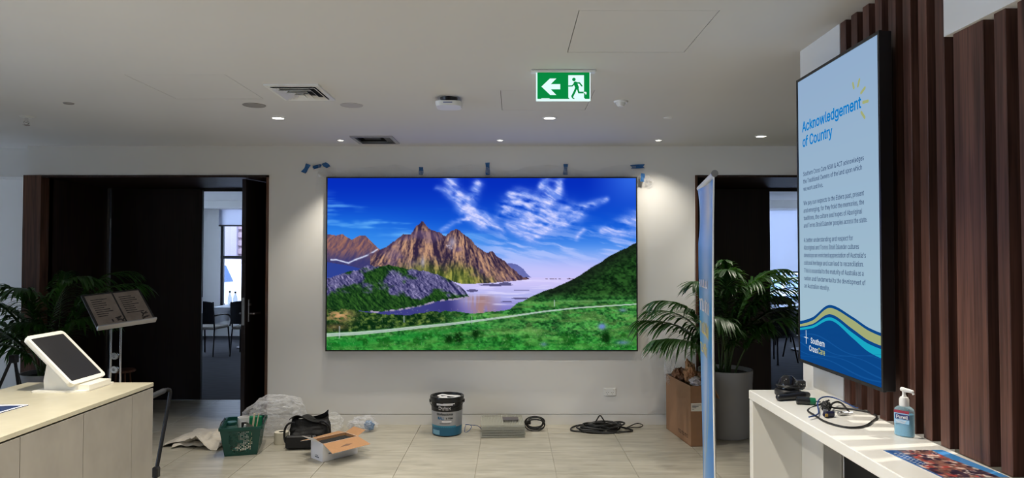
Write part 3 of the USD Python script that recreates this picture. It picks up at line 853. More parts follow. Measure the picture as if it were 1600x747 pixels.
# the five little rays by the title
for (px0, py0, px1, py1) in ((1338.5, 127, 1340, 134), (1349, 121, 1346.5, 131), (1357.5, 134, 1351.5, 142), (1362, 155, 1354.5, 157), (1356.5, 181, 1351.5, 173)):
    a = ((yx(1250.7) - yx(px0)), zl(py0, px0) - TZ0 - .014)
    b = ((yx(1250.7) - yx(px1)), zl(py1, px1) - TZ0 - .014)
    from shapely.geometry import LineString
    obj('ray', flat(LineString([a, b]).buffer(.0062), 3), KHK, tv, smooth=False)

# ------------------------------------------------------------------ counter under the display
CX, CZ, CY = 1.170, 0.975, 3.386
ct = thing('counter', 'long white counter with an end panel under the upright display and timber slats', 'counter', (CX, CY, 0))
obj('top', bx(0, SX - CX - .001, -3.0, 0, CZ - .045, CZ, .003), M['white_gloss'], ct)
obj('end_panel', bx(.002, SX - CX - .002, -.045, -.002, 0, CZ - .045, .002), M['white_gloss'], ct)
obj('back_panel', bx(.24, SX - CX - .005, -.275, -.045, 0, CZ - .045, .002), M['white_gloss'], ct)
obj('underside_rail', bx(.20, .28, -3.0, -.28, CZ - .075, CZ - .046, .002), M['black_matte'], ct)

# ------------------------------------------------------------------ reception desk
DX, DYc, DZ, DB = -1.802, 3.445, 1.0, -2.44
dk = thing('reception_desk', 'stone-clad reception desk with a pale top carrying the white tablet stand', 'desk', (DX, DYc, 0))
obj('top', bx(DB - DX, 0, -2.6, 0, DZ - .02, DZ, .002), M['stone_top'], dk)
obj('core', bx(DB - DX + .02, -.02, -2.59, -.02, .06, DZ - .028), M['dark_gap'], dk)
ys = [0, -.190, -.557, -.928, -1.30, -1.67, -2.04, -2.41]
for a, b in zip(ys[:-1], ys[1:]):
    obj('front_panel', bx(-.02, -.002, b + .0015, a - .0015, .05, DZ - .027, .001), M['stone'], dk, smooth=False)
obj('end_panel', bx(DB - DX, -.022, -.02, -.001, .05, DZ - .027, .001), M['stone'], dk, smooth=False)
obj('plinth', bx(DB - DX + .05, -.05, -2.59, -.05, 0, .05), M['black_matte'], dk)

# tablet on its stand
tb = thing('tablet_stand', 'white-framed tablet tilted on a wedge stand atop the reception desk', 'tablet', (-2.045, 3.30, DZ))
u_ = np.array([0.0, -1.0, 0.0])        # along the lower edge, towards the viewer
w_ = np.array([-1, 0, 1.0]) / math.sqrt(2)   # up the tilted face
n_ = np.cross(w_, u_) * -1
if n_[0] < 0:
    n_ = -n_
TWd, THt = .268, .315
O = np.array([0.012, 0.0, .040])


def rrect(w, h, r, seg=6):
    return sbox(-w / 2 + r, -h / 2 + r, w / 2 - r, h / 2 - r).buffer(r, quad_segs=seg)


def on_tablet(poly, d0, d1):
    m = trimesh.creation.extrude_polygon(poly, d1 - d0, engine='earcut')
    v = m.vertices
    m.vertices = O + (THt / 2 + v[:, 1:2]) * w_ - v[:, 0:1] * u_ * 1.0 + (d0 + v[:, 2:3]) * n_
    m.fix_normals()
    return m


obj('frame', [on_tablet(rrect(TWd, THt, .022).difference(rrect(TWd - .036, THt - .040, .008)), -.014, 0.0), on_tablet(rrect(TWd - .006, THt - .006, .02), -.022, -.006)], M['cream_plastic'], tb)
obj('screen', on_tablet(rrect(TWd - .035, THt - .039, .008), -.0065, -.002), mat('tablet_glass', (.012, .012, .014), .09, coat=.4), tb)
wedge = Polygon([(-.15, .0), (.055, 0), (.062, .006), (.062, .030), (.0, .032), (-.022, .050), (-.125, .150), (-.140, .135), (-.155, .05)])
m = prism_xz(wedge, -.085, .085)
obj('wedge', m, M['cream_plastic'], tb)
obj('base_plate', prism_xy(rrect(.25, .24, .01).buffer(0), 0, .008), M['cream_plastic'], tb)
stage.GetPrimAtPath(f'{tb.GetPath()}/base_plate').GetAttribute('points').Set(Vt.Vec3fArray([p + Gf.Vec3f(-.065, 0, 0) for p in stage.GetPrimAtPath(f'{tb.GetPath()}/base_plate').GetAttribute('points').Get()]))

# brochure at the edge of the desk
br = thing('brochure', 'dark blue and white folded brochure lying on the reception desk', 'brochure', (-2.06, 2.92, DZ), -4)
obj('cover', prism_xy(sbox(-.21, -.30, 0, 0), .0, .003), mat('brochure_blue', lin(36, 52, 92), .35), br, smooth=False)
obj('band', [prism_xy(sbox(-.21, -.30, -.0, -.285), .003, .0034), prism_xy(sbox(-.012, -.285, 0, 0), .003, .0034), prism_xy(Polygon([(-.21, -.06), (-.21, -.02), (-.012, 0), (-.012, -.012)]), .003, .0034)], M['white_board'], br, smooth=False)

# ------------------------------------------------------------------ hardware store of the floor: paint pail
pl = thing('paint_pail', 'large black and silver paint pail with a lid in front of the screen wall', 'paint pail', (-.598, 6.31, 0))
H = .352
obj('body', lathe([(0, .0), (.128, .0), (.132, .006), (.1335, .012), (.146, H - .03), (.146, H - .02), (0, H - .02)], 56), mat('pail_black', lin(16, 15, 20), .3), pl)
rr = lambda z: .1335 + (.0125) * (z - .012) / (H - .042)


def wrap(poly_m, z_shift, a0, off):
    """Bends a flat mesh (x along the girth, y up) round the pail; a0 = direction of x = 0, in degrees from -y."""
    v = poly_m.vertices.copy()
    zz = v[:, 1] + z_shift
    r = rr(zz) + off + v[:, 2]
    a = math.radians(-90 + a0) + v[:, 0] / .14
    poly_m.vertices = np.stack([r * np.cos(a), r * np.sin(a), zz], 1)
    return poly_m


def label_strip(z0, z1, a0, a1, off, n=48, low=None):
    def fn(u, v):
        a = np.radians(-90 + a0 + (a1 - a0) * u)
        lo = z0 if low is None else z0 + low * np.sin(u * 7) * .5
        z = lo + (z1 - lo) * v
        return np.stack([(rr(z) + off) * np.cos(a), (rr(z) + off) * np.sin(a), z], -1)
    return grid(n, 4, fn)


obj('silver_label', label_strip(.012, .225, -180, 180, .0008), mat('pail_silver', lin(176, 178, 184), .28, metallic=.55), pl)
obj('blue_band', label_strip(.010, .088, -180, 180, .0014, low=None), mat('pail_blue', lin(28, 96, 128), .35), pl)
obj('wave_band', label_strip(.082, .100, -120, 40, .0013), mat('pail_teal', lin(46, 128, 156), .35), pl)
obj('lower_panel', label_strip(.018, .058, -62, -24, .002), mat('pail_pale', lin(120, 170, 196), .4), pl)
obj('white_panel', label_strip(.130, .144, -14, 22, .002), M['white_board'], pl)


def ptext(s, h, z, width, m, bold=True, a0=-3):
    t = text(s, h, bold, width=width, depth=.0012)
    mv(t, -width / 2)
    t = t.subdivide() if len(t.faces) < 500 else t
    obj('lettering', wrap(t, z, a0, .002), m, pl, smooth=False)


ptext('Dulux', .030, .243, .108, M['white_board'])
ptext('Professional', .020, .194, .150, mat('pail_text', lin(24, 34, 44), .5))
ptext('WALL', .024, .156, .062, mat('pail_text_blue', lin(40, 110, 160), .5), a0=-18)
ptext('& TRIM', .014, .160, .062, UsdShade.Material.Get(stage, '/World/Looks/pail_text'), a0=14)
ptext('low sheen interior paint', .006, .118, .09, UsdShade.Material.Get(stage, '/World/Looks/pail_text'), bold=False)
obj('splash', [label_strip(.282, .300, -34, 26, .002), label_strip(.292, .303, -8, 34, .0022)], M['white_board'], pl, label='white paint drips near the rim')
obj('lid', lathe([(0, H - .016), (.128, H - .016), (.131, H - .004), (.140, H), (.153, H - .002), (.156, H - .010), (.154, H - .040), (.149, H - .042), (.149, H - .02), (0, H - .02)], 56), mat('pail_lid', lin(20, 20, 22), .35), pl)
pts = [(r * math.cos(t), r * math.sin(t)) for t, r in zip(np.linspace(0, 2 * PI, 40, endpoint=False), .095 + .024 * np.sin(np.linspace(0, 2 * PI, 40, endpoint=False) * 3 + 1) + .008 * np.sin(np.linspace(0, 2 * PI, 40, endpoint=False) * 7))]
obj('lid_label', prism_xy(Polygon(pts), H - .016, H - .0145), M['white_board'], pl, smooth=False)
obj('lid_mark', [prism_xy(affinity.translate(affinity.scale(Polygon(pts), .35, .3), .02, -.02), H - .0145, H - .014), prism_xy(affinity.translate(affinity.scale(Polygon(pts), .25, .2), -.05, .03), H - .0145, H - .014)], M['black'], pl, smooth=False)
hp = [(.156 * math.cos(a), .156 * math.sin(a), H - .05 - .05 * math.sin(a - PI) if a > PI else H - .05) for a in np.linspace(PI, 2 * PI, 30)]
obj('bail_handle', tube([(x, y, z) for x, y, z in hp], .003, 6), M['black_metal'], pl)
for sx in (-1, 1):
    obj('handle_lug', bx(sx * .145, sx * .162, -.014, .014, H - .065, H - .035, .004), M['black'], pl)

# ------------------------------------------------------------------ stack of clear ribbed trays
ts = thing('tray_stack', 'stack of clear ribbed plastic trays on the floor right of the paint pail'.replace(' right of', ' beside'), 'plastic trays', (-.09, 6.335, 0), 3)
M['tray'] = film('tray_plastic', lin(188, 188, 176), .42, .25)
for q in range(5):
    z0 = .002 + q * .023
    pieces = [bx(-.195 + .002 * q, .195, -.19, .19, z0, z0 + .003)]
    for i in range(27):
        x = -.192 + i * .0147
        pieces.append(bx(x, x + .004, -.192, .192, z0 + .003, z0 + .018))
    for yv in (-.194, .19):
        pieces.append(bx(-.195, .197, yv, yv + .004, z0, z0 + .020))
    obj('tray', mv(cat_(pieces), .004 * (q % 2), .003 * ((q * 2) % 3)), M['tray'], ts, smooth=False)
obj('packing_slip', prism_xy(sbox(.0, -.02, .15, .10), .1175, .1185), mat('grey_slip', lin(84, 80, 84), .5), ts, smooth=False)
obj('strap', [bx(-.004, .004, -.201, .201, .1185, .1195), bx(-.004, .004, -.202, -.2, 0, .1195)], M['tray'], ts, smooth=False)

# cables on the floor
def coil(cx, cy, rx, ry, turns, z, r, seed, tilt=0.0, wob=.18, n=None):
    g = np.random.default_rng(seed)
    n = n or int(turns * 26)
    t = np.linspace(0, turns * 2 * PI, n)
    ph = g.uniform(0, 6, 6)
    s = 1 + wob * (np.sin(t * .37 + ph[0]) + .7 * np.sin(t * .81 + ph[1]))
    x = cx + rx * s * np.cos(t) + .12 * rx * np.sin(t * .23 + ph[2])
    y = cy + ry * s * np.sin(t) + .15 * ry * np.sin(t * .31 + ph[3])
    zz = z + .5 * r + np.abs(.9 * r * turns * .35 * (np.sin(t * .53 + ph[4]) + .6 * np.sin(t * 1.13 + ph[5])))
    return np.stack([x, y, zz], 1)


cb = thing('cable_coil', 'tangled coil of black cable on the tiles under the power outlet', 'cable', (0.86, 6.40, 0))
obj('coil', tube(coil(-.03, -.01, .165, .085, 10, .011, .011, 3), .0082, 6), M['rubber'], cb)
obj('loop', tube(smooth_path([(-.19, -.06, .01), (-.31, .02, .012), (-.25, .10, .02), (-.1, .12, .03), (.05, .10, .03), (.2, .06, .012), (.26, -.02, .01), (.12, -.10, .012), (-.05, -.12, .01), (-.19, -.06, .012)], 80), .0082, 6), M['rubber'], cb)
obj('loop', tube(np.array([(-.105, .03, .01), (-.10, .03, .035), (-.062, .045, .092), (-.042, .05, .122), (-.034, .05, .128), (-.024, .05, .125), (.004, .04, .085), (.03, .03, .04), (.045, .02, .015)]), .0065, 6), M['rubber'], cb)
obj('tail', tube(smooth_path([(.15, .06, .02), (.24, .09, .012), (.30, .12, .03), (.36, .14, .03), (.385, .13, .02), (.36, .10, .01), (.30, .08, .01), (.22, .03, .01)], 60), .0045, 6), M['rubber'], cb)
cb2 = thing('cable_coil', 'small coil of black cable standing behind the ribbed trays', 'cable', (.205, 6.44, 0))
t = np.linspace(0, 7 * 2 * PI, 190)
g = np.random.default_rng(5)
obj('coil', tube(np.stack([.085 * np.cos(t) * (1 + .12 * np.sin(t * .37)) + .01, .07 * np.sin(t * .21) - .0, .058 + .052 * np.sin(t) * (1 + .06 * np.sin(t * .6))], 1), .0055, 6), M['rubber'], cb2)
obj('plug', [bx(-.07, -.03, -.06, -.03, .06, .10, .006)], M['black'], cb2)
wr = thing('wire_end', 'thin bent wire end lying between the pail and trays', 'wire', (-.385, 6.36, 0))
obj('wire', tube(smooth_path([(-.045, .06, .05), (-.02, -.01, .008), (.0, .04, .05), (-.05, .06, .052), (.01, .07, .045), (.08, .06, .03), (.1, .05, .01)], 50), .0028, 6), M['cable_blue'], wr)

# ------------------------------------------------------------------ tall kraft carton full of packing
cx_ = thing('packing_carton', 'tall brown cardboard carton stuffed with packing beside the pull-up banner', 'cardboard box', (1.53, 5.868, 0), 6.5)
cw, cl_, ch = .205, .62, .515
th_ = .006
obj('body', [bx(0, cw, 0, th_, 0, ch), bx(0, cw, cl_ - th_, cl_, 0, ch), bx(0, th_, th_, cl_ - th_, 0, ch), bx(cw - th_, cw, th_, cl_ - th_, 0, ch), bx(0, cw, 0, cl_, 0, th_)], M['carton'], cx_, smooth=False)
obj('shipping_label', bx(.003, .12, -.0008, 0, .30, .37), M['cream_plastic'], cx_, smooth=False)
obj('label_print', [bx(.012, .03 + .02 * i, -.0012, 0, .315 + .012 * i, .319 + .012 * i) for i in range(4)], M['black_matte'], cx_, smooth=False)
for i in range(6):
    p = sbox(0, 0, .026, .03).difference(sbox(.005, .006, .021, .024)) if i % 2 else sbox(0, 0, .028, .03).difference(sbox(.006, -.01, .022, .02))
    m = trimesh.creation.extrude_polygon(p, .0006, engine='earcut')
    to_frame(m, (-.0006, .30 - i * .04, .055), (0, -1, 0), (0, 0, 1))
    obj('print_mark', m, mat('carton_print', lin(92, 66, 48), .8) if i == 0 else UsdShade.Material.Get(stage, '/World/Looks/carton_print'), cx_, smooth=False)
flap = lambda pts, t=.005: thick(trimesh.Trimesh(np.array(pts, float), [[0, 1, 2], [0, 2, 3]], process=False), t)
obj('flap', flap([(cw - .004, .01, ch), (cw - .004, .61, ch), (cw + .06, .60, ch - .12), (cw + .06, .02, ch - .12)]), M['kraft'], cx_, smooth=False)
def loose(name, label, cat, c, size, seed, m, amp=.4, deg=0, freq=2.2, group=None):
    t = thing(name, label, cat, c, deg, group)
    obj(name.replace('crumpled_', '') + '_sheet', crumple((0, 0, 0), size, seed, amp, 4, freq), m, t, smooth=50)
    return t
M['kraft_paper'] = mat('kraft_paper', lin(186, 136, 98), .75)
loose('crumpled_paper', 'crumpled sheet of brown packing paper sticking up from the tall carton', 'packing paper', (1.60, 6.15, .575), (.055, .09, .115), 3, M['kraft_paper'], .6)
loose('crumpled_paper', 'dark tan wad of packing paper inside the tall carton at its back', 'packing paper', (1.55, 6.33, .53), (.06, .11, .075), 14, mat('kraft_paper_dark', lin(142, 100, 74), .75), .6)
loose('crumpled_paper', 'long folded brown paper lying against the banner side of the carton', 'packing paper', (1.665, 6.05, .545), (.045, .14, .06), 19, UsdShade.Material.Get(stage, '/World/Looks/kraft_paper_dark'), .5)
loose('foam_wrap', 'pinkish white foam wrap at the near end of the tall carton', 'packing foam', (1.61, 5.98, .525), (.055, .075, .05), 8, mat('foam_white', lin(218, 206, 208), .7), .6)
loose('clear_wrap', 'clear plastic bag poking out of the far end of the tall carton', 'plastic bag', (1.478, 6.40, .60), (.055, .045, .16), 12, M['film_haze'], .6)

# ------------------------------------------------------------------ green basket
bk = thing('basket', 'dark green plastic shopping basket full of odds and ends', 'basket', (-2.215, 5.60, 0), 14)
bw0, bw1, bd0, bd1, bh = .125, .160, .17, .205, .235


def wall_panel(half0, half1, holes):
    """A tapering basket side (x, height) with rows of small square holes."""
    p = Polygon([(-half0, 0), (half0, 0), (half1, bh), (-half1, bh)])
    hs = []
    for i in range(-10, 11):
        for j in range(14):
            x, z = i * .0122, .035 + j * .0122
            f = half0 + (half1 - half0) * z / bh
            if abs(x) < f * .62 and z < .195 and holes(i, j):
                hs.append(sbox(x - .0042, z - .0042, x + .0042, z + .0042))
    return p.difference(unary_union(hs)) if hs else p


pat = lambda i, j: (i * i * 7 + j * 5 + i * j * 3) % 11 < 8 and not (abs(i) < 2 and 5 < j < 8)
cd = bd0 + .17
for nm, h0, h1, depth0, depth1, deg in (('front', bw0, bw1, bd0, bd1, 0), ('back', bw0, bw1, bd0, bd1, 180), ('side', bd0, bd1, bw0, bw1, 90), ('side', bd0, bd1, bw0, bw1, -90)):
    p = wall_panel(h0, h1, pat)
    m = trimesh.creation.extrude_polygon(p, .003, engine='earcut')
    v = m.vertices
    m.vertices = np.stack([v[:, 0], -(depth0 + (depth1 - depth0) * v[:, 1] / bh) + v[:, 2], v[:, 1]], 1)
    m.fix_normals()
    rot(m, deg, (0, 0, 1))
    mv(m, 0, bd1 - .02, 0)
    obj(f'{nm}_panel' if nm != 'side' else 'side_panel', m, M['green_plastic'], bk, smooth=False)
ob = bd1 - .02
obj('bottom', bx(-bw0, bw0, -bd0 + ob, bd0 + ob, 0, .004), M['green_plastic'], bk, smooth=False)
rim = rrect(2 * bw1 + .02, 2 * bd1 + .02, .03).difference(rrect(2 * bw1 - .012, 2 * bd1 - .012, .02))
obj('rim', mv(prism_xy(rim, bh - .022, bh), 0, ob, 0), M['green_plastic'], bk, smooth=40)
for s in (-1, 1):
    obj('handle_bar', mv(tube(smooth_path([(s * (bw1 + .006), -.12, bh), (s * (bw1 + .004), -.10, bh + .015), (s * (bw1 - .0), 0, bh + .022), (s * (bw1 + .004), .10, bh + .015), (s * (bw1 + .006), .12, bh)], 24), .005, 8), 0, ob, 0), M['black'], bk)
# what lies in it
def local(root_loc, deg, p):
    a = math.radians(deg)
    return (root_loc[0] + p[0] * math.cos(a) - p[1] * math.sin(a), root_loc[1] + p[0] * math.sin(a) + p[1] * math.cos(a), p[2])
BL = (-2.215, 5.60)
t = thing('rag_bundle', 'pale crumpled rags filling the bottom of the green basket', 'rags', local(BL, 14, (0, .185, .031)), 14)
obj('rag_cloth', crumple((0, 0, 0), (.105, .15, .024), 31, .25, 4, 2.4, -.026), M['cloth'], t, smooth=60)
t = thing('glass_jar', 'clear green-tinted glass jar inside the green basket', 'jar', local(BL, 14, (-.085, .12, .056)))
obj('jar_body', lathe([(0, 0), (.043, 0), (.048, .01), (.048, .15), (.036, .172), (.036, .178), (.033, .178), (.033, .17), (.044, .148), (.044, .012), (0, .008)], 32), film('jar_glass', lin(90, 130, 120), .45, .08), t)
obj('jar_lid', lathe([(0, .177), (.038, .177), (.039, .182), (.039, .196), (.036, .20), (0, .20)], 32), M['green_plastic'], t)
t = thing('white_tub', 'white plastic tub with a cut-out side standing in the basket', 'tub', local(BL, 14, (.0, .16, .046)), 20)
obj('tub_body', lathe([(0, 0), (.04, 0), (.045, .20), (.047, .235), (.042, .235), (.040, .2), (.036, .006), (0, .006)], 28), M['white_plastic'], t)
obj('tub_label', bx(-.015, .02, -.048, -.044, .12, .2, .001), M['black_matte'], t)
t = thing('scraper', 'grey triangular filling blade resting in the green basket', 'scraper', local(BL, 14, (.07, .1, .20)), 14)
obj('blade', prism_xz(Polygon([(-.055, .012), (.055, -.018), (-.04, .052)]), 0, .002), M['steel'], t, smooth=False)
obj('grip', cyl((-.048, .001, .032), (-.075, .02, -.09), .010, 12), M['white_plastic'], t)
t = thing('cloth_pad', 'bright green folded pad at the back of the basket', 'pad', local(BL, 14, (.045, .33, .12)), 14)
obj('pad_sheet', bx(-.08, .085, -.01, .012, -.11, .125, .008), mat('bright_green', lin(10, 126, 84), .7), t)
for q, (x0, lean, lb) in enumerate(((.09, 7, 'pale wooden stick leaning in the basket corner, the thicker one'), (.115, 9, 'pale wooden stick leaning in the basket corner, the thinner one'))):
    t = thing('wooden_stick', lb, 'stick', local(BL, 14, (x0 - .03, .12, .055)), 14)
    obj('stick', rot(bx(-.008 + .003 * q, .008 - .003 * q, -.004, .004, 0, .26, .002), lean, (0, 1, 0)), mat('pale_wood', lin(214, 200, 170), .6) if q == 0 else UsdShade.Material.Get(stage, '/World/Looks/pale_wood'), t)

# ------------------------------------------------------------------ dropsheet, clear bags, roll
ds = thing('dropsheet', 'crumpled pale dropsheet lying on the tiles by the green basket', 'dropsheet', (-2.72, 6.16, 0))
def sheet(u, v):
    x = -.26 + .52 * u + .05 * (v - .5)
    y = -.30 + .62 * v - .12 * u
    z = .006 + .085 * np.clip(meshkit.fbm(np.stack([u * 3.2, v * 3.2, u * 0 + 4], -1), 4, 5) - .33, 0, 1) * np.sin(np.clip(u, .02, 1) * PI * .9) * 2.2 + .05 * np.exp(-((u - .75) / .2) ** 2 - ((v - .7) / .25) ** 2)
    x = x + .05 * (meshkit.fbm(np.stack([u * 2, v * 5, u * 0 + 1], -1), 3, 6) - .5)
    y = y + .08 * (meshkit.fbm(np.stack([u * 5, v * 2, u * 0 + 2], -1), 3, 7) - .5)
    return np.stack([x, y, z], -1)
obj('sheet', thick(grid(60, 60, sheet), .004), M['cloth'], ds, smooth=60)
obj('fold', thick(grid(40, 16, lambda u, v: np.stack([-.16 + .40 * u, -.36 + .10 * v + .10 * u + .02 * np.sin(u * 9), .012 + .022 * np.sin(v * PI) + .012 * np.sin(u * 11) ** 2], -1)), .003), M['cloth'], ds, smooth=60)

def bag(name, label, loc, size, seed, m, flat, amp=.4, sub=5, freq=1.8, cat='plastic bag'):
    t = thing(name, label, cat, loc)
    obj('film', crumple((0, 0, 0), size, seed, amp, sub, freq, flat), m, t, smooth=70)
    return t
b1 = bag('plastic_bag', 'big billowing clear plastic bag slumped against the wall behind the basket', (-2.16, 6.30, .17), (.29, .19, .20), 4, M['film_bag'], -.168, .30, freq=1.3)
obj('inner_film', crumple((-.02, .0, .0), (.22, .12, .14), 24, .55, 5, 1.7, -.16), M['film'], b1, smooth=70)
b2 = bag('plastic_bag', 'low spread of clear plastic film along the baseboard behind the black bag', (-1.70, 6.38, .075), (.13, .15, .085), 15, M['film'], -.073, .4)
b3 = bag('plastic_bag', 'small crumpled clear plastic bag with a blue tint past the open white carton', (-1.40, 6.41, .06), (.13, .11, .07), 27, M['film_haze'], -.058, .55, freq=2.4)
obj('blue_wrap', crumple((.075, -.045, .0), (.05, .04, .045), 5, .5, 3, 2.2), film('blue_film', lin(120, 160, 205), .5, .2), b3, smooth=70)
obj('inner_film', crumple((-.03, -.02, -.01), (.08, .06, .045), 6, .8, 4, 3.2, -.055), M['film_haze'], b3, smooth=70)
tr = thing('masking_roll', 'cream roll of masking film standing beside the basket', 'roll', (-2.01, 5.98, 0))
obj('roll', lathe([(.024, 0), (.058, 0), (.06, .003), (.06, .097), (.058, .10), (.024, .10), (.024, 0)], 36), mat('roll_cream', lin(222, 216, 198), .6), tr)
obj('core', lathe([(0.021, .002), (.024, .002), (.024, .098), (.021, .098), (.021, .002)], 24), M['black_matte'], tr)

# ------------------------------------------------------------------ black tote bag
tg = thing('tool_bag', 'slouching black cloth tool bag with loop handles behind the white carton', 'bag', (-1.76, 5.93, 0), 6)
def tote(u, v):
    a = u * 2 * PI
    w = .175 - .03 * v + .012 * np.sin(3 * a + 4 * v)
    d = .135 - .075 * v ** 1.5 + .010 * np.sin(2 * a + 3 * v)
    sx, sy = np.sign(np.cos(a)), np.sign(np.sin(a))
    x = w * sx * np.abs(np.cos(a)) ** .55 + .02 * v
    y = d * sy * np.abs(np.sin(a)) ** .55 + .03 * v
    z = .235 * v + .02 * v * np.sin(a * 2 + .6) + .028 * v * np.cos(a)
    n = meshkit.fbm(np.stack([x * 14, y * 14, z * 14 + 3], -1), 4, 3) - .5
    return np.stack([x + .035 * n * (v > .03), y + .045 * n * (v > .03), np.maximum(z + .02 * n * v, 0)], -1)
m = grid(72, 30, tote)
capb = bx(-.15, .15, -.11, .11, 0.0, .012, .004)
obj('body', [m, capb], mat('bag_cloth', lin(10, 10, 12), .55, bump=(60, .4, .004)), tg, smooth=70)
obj('flap', thick(grid(20, 12, lambda u, v: np.stack([-.15 + .32 * u, -.07 + .17 * v, .215 + .045 * np.sin(u * PI * 1.3 + .4) + .015 * np.sin(u * 9 + v * 4) - .03 * v], -1)), .004), UsdShade.Material.Get(stage, '/World/Looks/bag_cloth'), tg, smooth=60)
obj('handle', tube(smooth_path([(.10, -.06, .20), (.155, -.085, .21), (.19, -.09, .17), (.195, -.09, .10), (.18, -.08, .04)], 30), .009, 8), M['black'], tg)
obj('handle', tube(smooth_path([(-.10, -.08, .21), (-.155, -.105, .20), (-.178, -.11, .14), (-.168, -.10, .05)], 30), .009, 8), M['black'], tg)
obj('side_pocket', bx(-.16, .06, -.165, -.125, .01, .12, .012), UsdShade.Material.Get(stage, '/World/Looks/bag_cloth'), tg)
bt = thing('spray_bottle', 'small clear bottle with silver cap in front of the black bag', 'bottle', (-1.665, 5.77, 0))
obj('bottle_body', lathe([(0, 0), (.02, 0), (.022, .004), (.022, .07), (.012, .09), (.012, .10), (0, .10)], 24), film('bottle_plastic', lin(190, 190, 170), .4, .1), bt)
obj('cap', lathe([(0, .098), (.014, .098), (.014, .122), (0, .124)], 20), M['steel'], bt)

# ------------------------------------------------------------------ small open carton, white outside and kraft inside
oc = thing('open_carton', 'small white cardboard carton with open brown flaps on the tiles', 'cardboard box', (-1.496, 5.43, 0), 46.5)
ow, od, oh = .322, .182, .145
t3 = .003
obj('body', [bx(0, ow, 0, t3, 0, oh), bx(0, ow, od - t3, od, 0, oh), bx(0, t3, t3, od - t3, 0, oh), bx(ow - t3, ow, t3, od - t3, 0, oh), bx(0, ow, 0, od, 0, t3)], M['white_board'], oc, smooth=False)
obj('lining', [bx(t3, ow - t3, t3, t3 + .0008, t3, oh), bx(t3, ow - t3, od - t3 - .0008, od - t3, t3, oh), bx(t3, t3 + .0008, t3, od - t3, t3, oh), bx(ow - t3 - .0008, ow - t3, t3, od - t3, t3, oh)], M['kraft'], oc, smooth=False)
obj('contents', bx(.01, ow - .01, .01, od - .01, .004, oh - .018, .01), M['black_matte'], oc)


def carton_flap(p, t=.003):
    a = np.array(p, float)
    n = np.cross(a[1] - a[0], a[3] - a[0])
    n /= np.linalg.norm(n)
    inner = thick(trimesh.Trimesh(a, [[0, 1, 2], [0, 2, 3]], process=False), .0012)
    outer = thick(trimesh.Trimesh(a - n * .0013, [[0, 1, 2], [0, 2, 3]], process=False), .0015)
    q = obj('flap', inner, M['kraft'], oc, smooth=False)
    obj('flap_face', outer, M['white_board'], q, smooth=False)


carton_flap([(ow, 0, oh), (0, 0, oh), (-.008, -.150, oh - .045), (ow + .02, -.155, oh - .04)])
carton_flap([(0, od, oh), (ow, od, oh), (ow + .01, od + .13, oh - .015), (-.02, od + .13, oh - .03)])
carton_flap([(0, 0, oh), (0, od, oh), (-.085, od - .01, oh + .05), (-.075, .01, oh + .058)])
carton_flap([(ow, od, oh), (ow, 0, oh), (ow + .08, .005, oh + .035), (ow + .08, od - .005, oh + .035)])
M['print_grey'] = mat('print_grey', lin(120, 90, 70), .7)
pp = Polygon([(.10, -.092), (.14, -.078), (.17, -.070), (.19, -.078), (.23, -.080), (.20, -.088), (.17, -.098), (.14, -.092)])
m = trimesh.creation.extrude_polygon(pp, .0006, engine='earcut')
m.vertices[:, 2] += oh + m.vertices[:, 1] * .295 + .0004
obj('stamp', m, M['print_grey'], oc, smooth=False)
obj('print_line', [bx(.05 + .035 * i, .077 + .035 * i, -.0006, 0, .055, .062) for i in range(7)] + [bx(-.0006, 0, .06, .12, .02, .03), bx(-.0006, 0, .07, .11, .036, .041)], mat('print_dark', lin(110, 112, 120), .7), oc, smooth=False)

# ------------------------------------------------------------------ doors of the two portals
def door_leaf(name, hinge, deg, w, flip=1, lever=False, plate=False):
    """A tall leaf; hinge = (x, y), it runs from the hinge along the direction deg."""
    n = numbered('/World', name)
    x = UsdGeom.Xform.Define(stage, f'/World/{n}')
    x.AddTranslateOp().Set(Gf.Vec3d(hinge[0], hinge[1], 0))
    x.AddRotateZOp().Set(float(deg))
    p = tag(x, kind='structure')
    t = .045
    obj('leaf', bx(.003, w, -t / 2, t / 2, .008, OPZ - .006, .002), M['door_wood'], p, smooth=False)
    if lever:
        for s in (-1, 1):
            obj('handle_plate', bx(w - .075, w - .045, s * t / 2, s * (t / 2 + .008), .98, 1.20, .003), M['steel'], p)
            obj('lever', tube([(w - .06, s * t / 2, 1.06), (w - .06, s * (t / 2 + .05), 1.06), (w - .065, s * (t / 2 + .055), 1.06), (w - .17, s * (t / 2 + .055), 1.058)], .0095, 10), M['steel'], p)
            obj('turn_knob', cyl((w - .06, s * t / 2, 1.15), (w - .06, s * (t / 2 + .022), 1.15), .012, 16), M['steel'], p)
        obj('lock_plate', bx(w, w + .003, -.014, .014, .95, 1.22, .001), M['steel'], p)
    if plate:
        obj('strike_plate', bx(w - .0005, w + .0025, -.014, .014, .98, 1.16, .001), M['steel'], p)
    for z in (.25, 1.1, 1.95):
        obj('hinge', cyl((.0, flip * (t / 2 + .004), z), (.0, flip * (t / 2 + .004), z + .1), .008, 10), M['steel'], p)
    return p


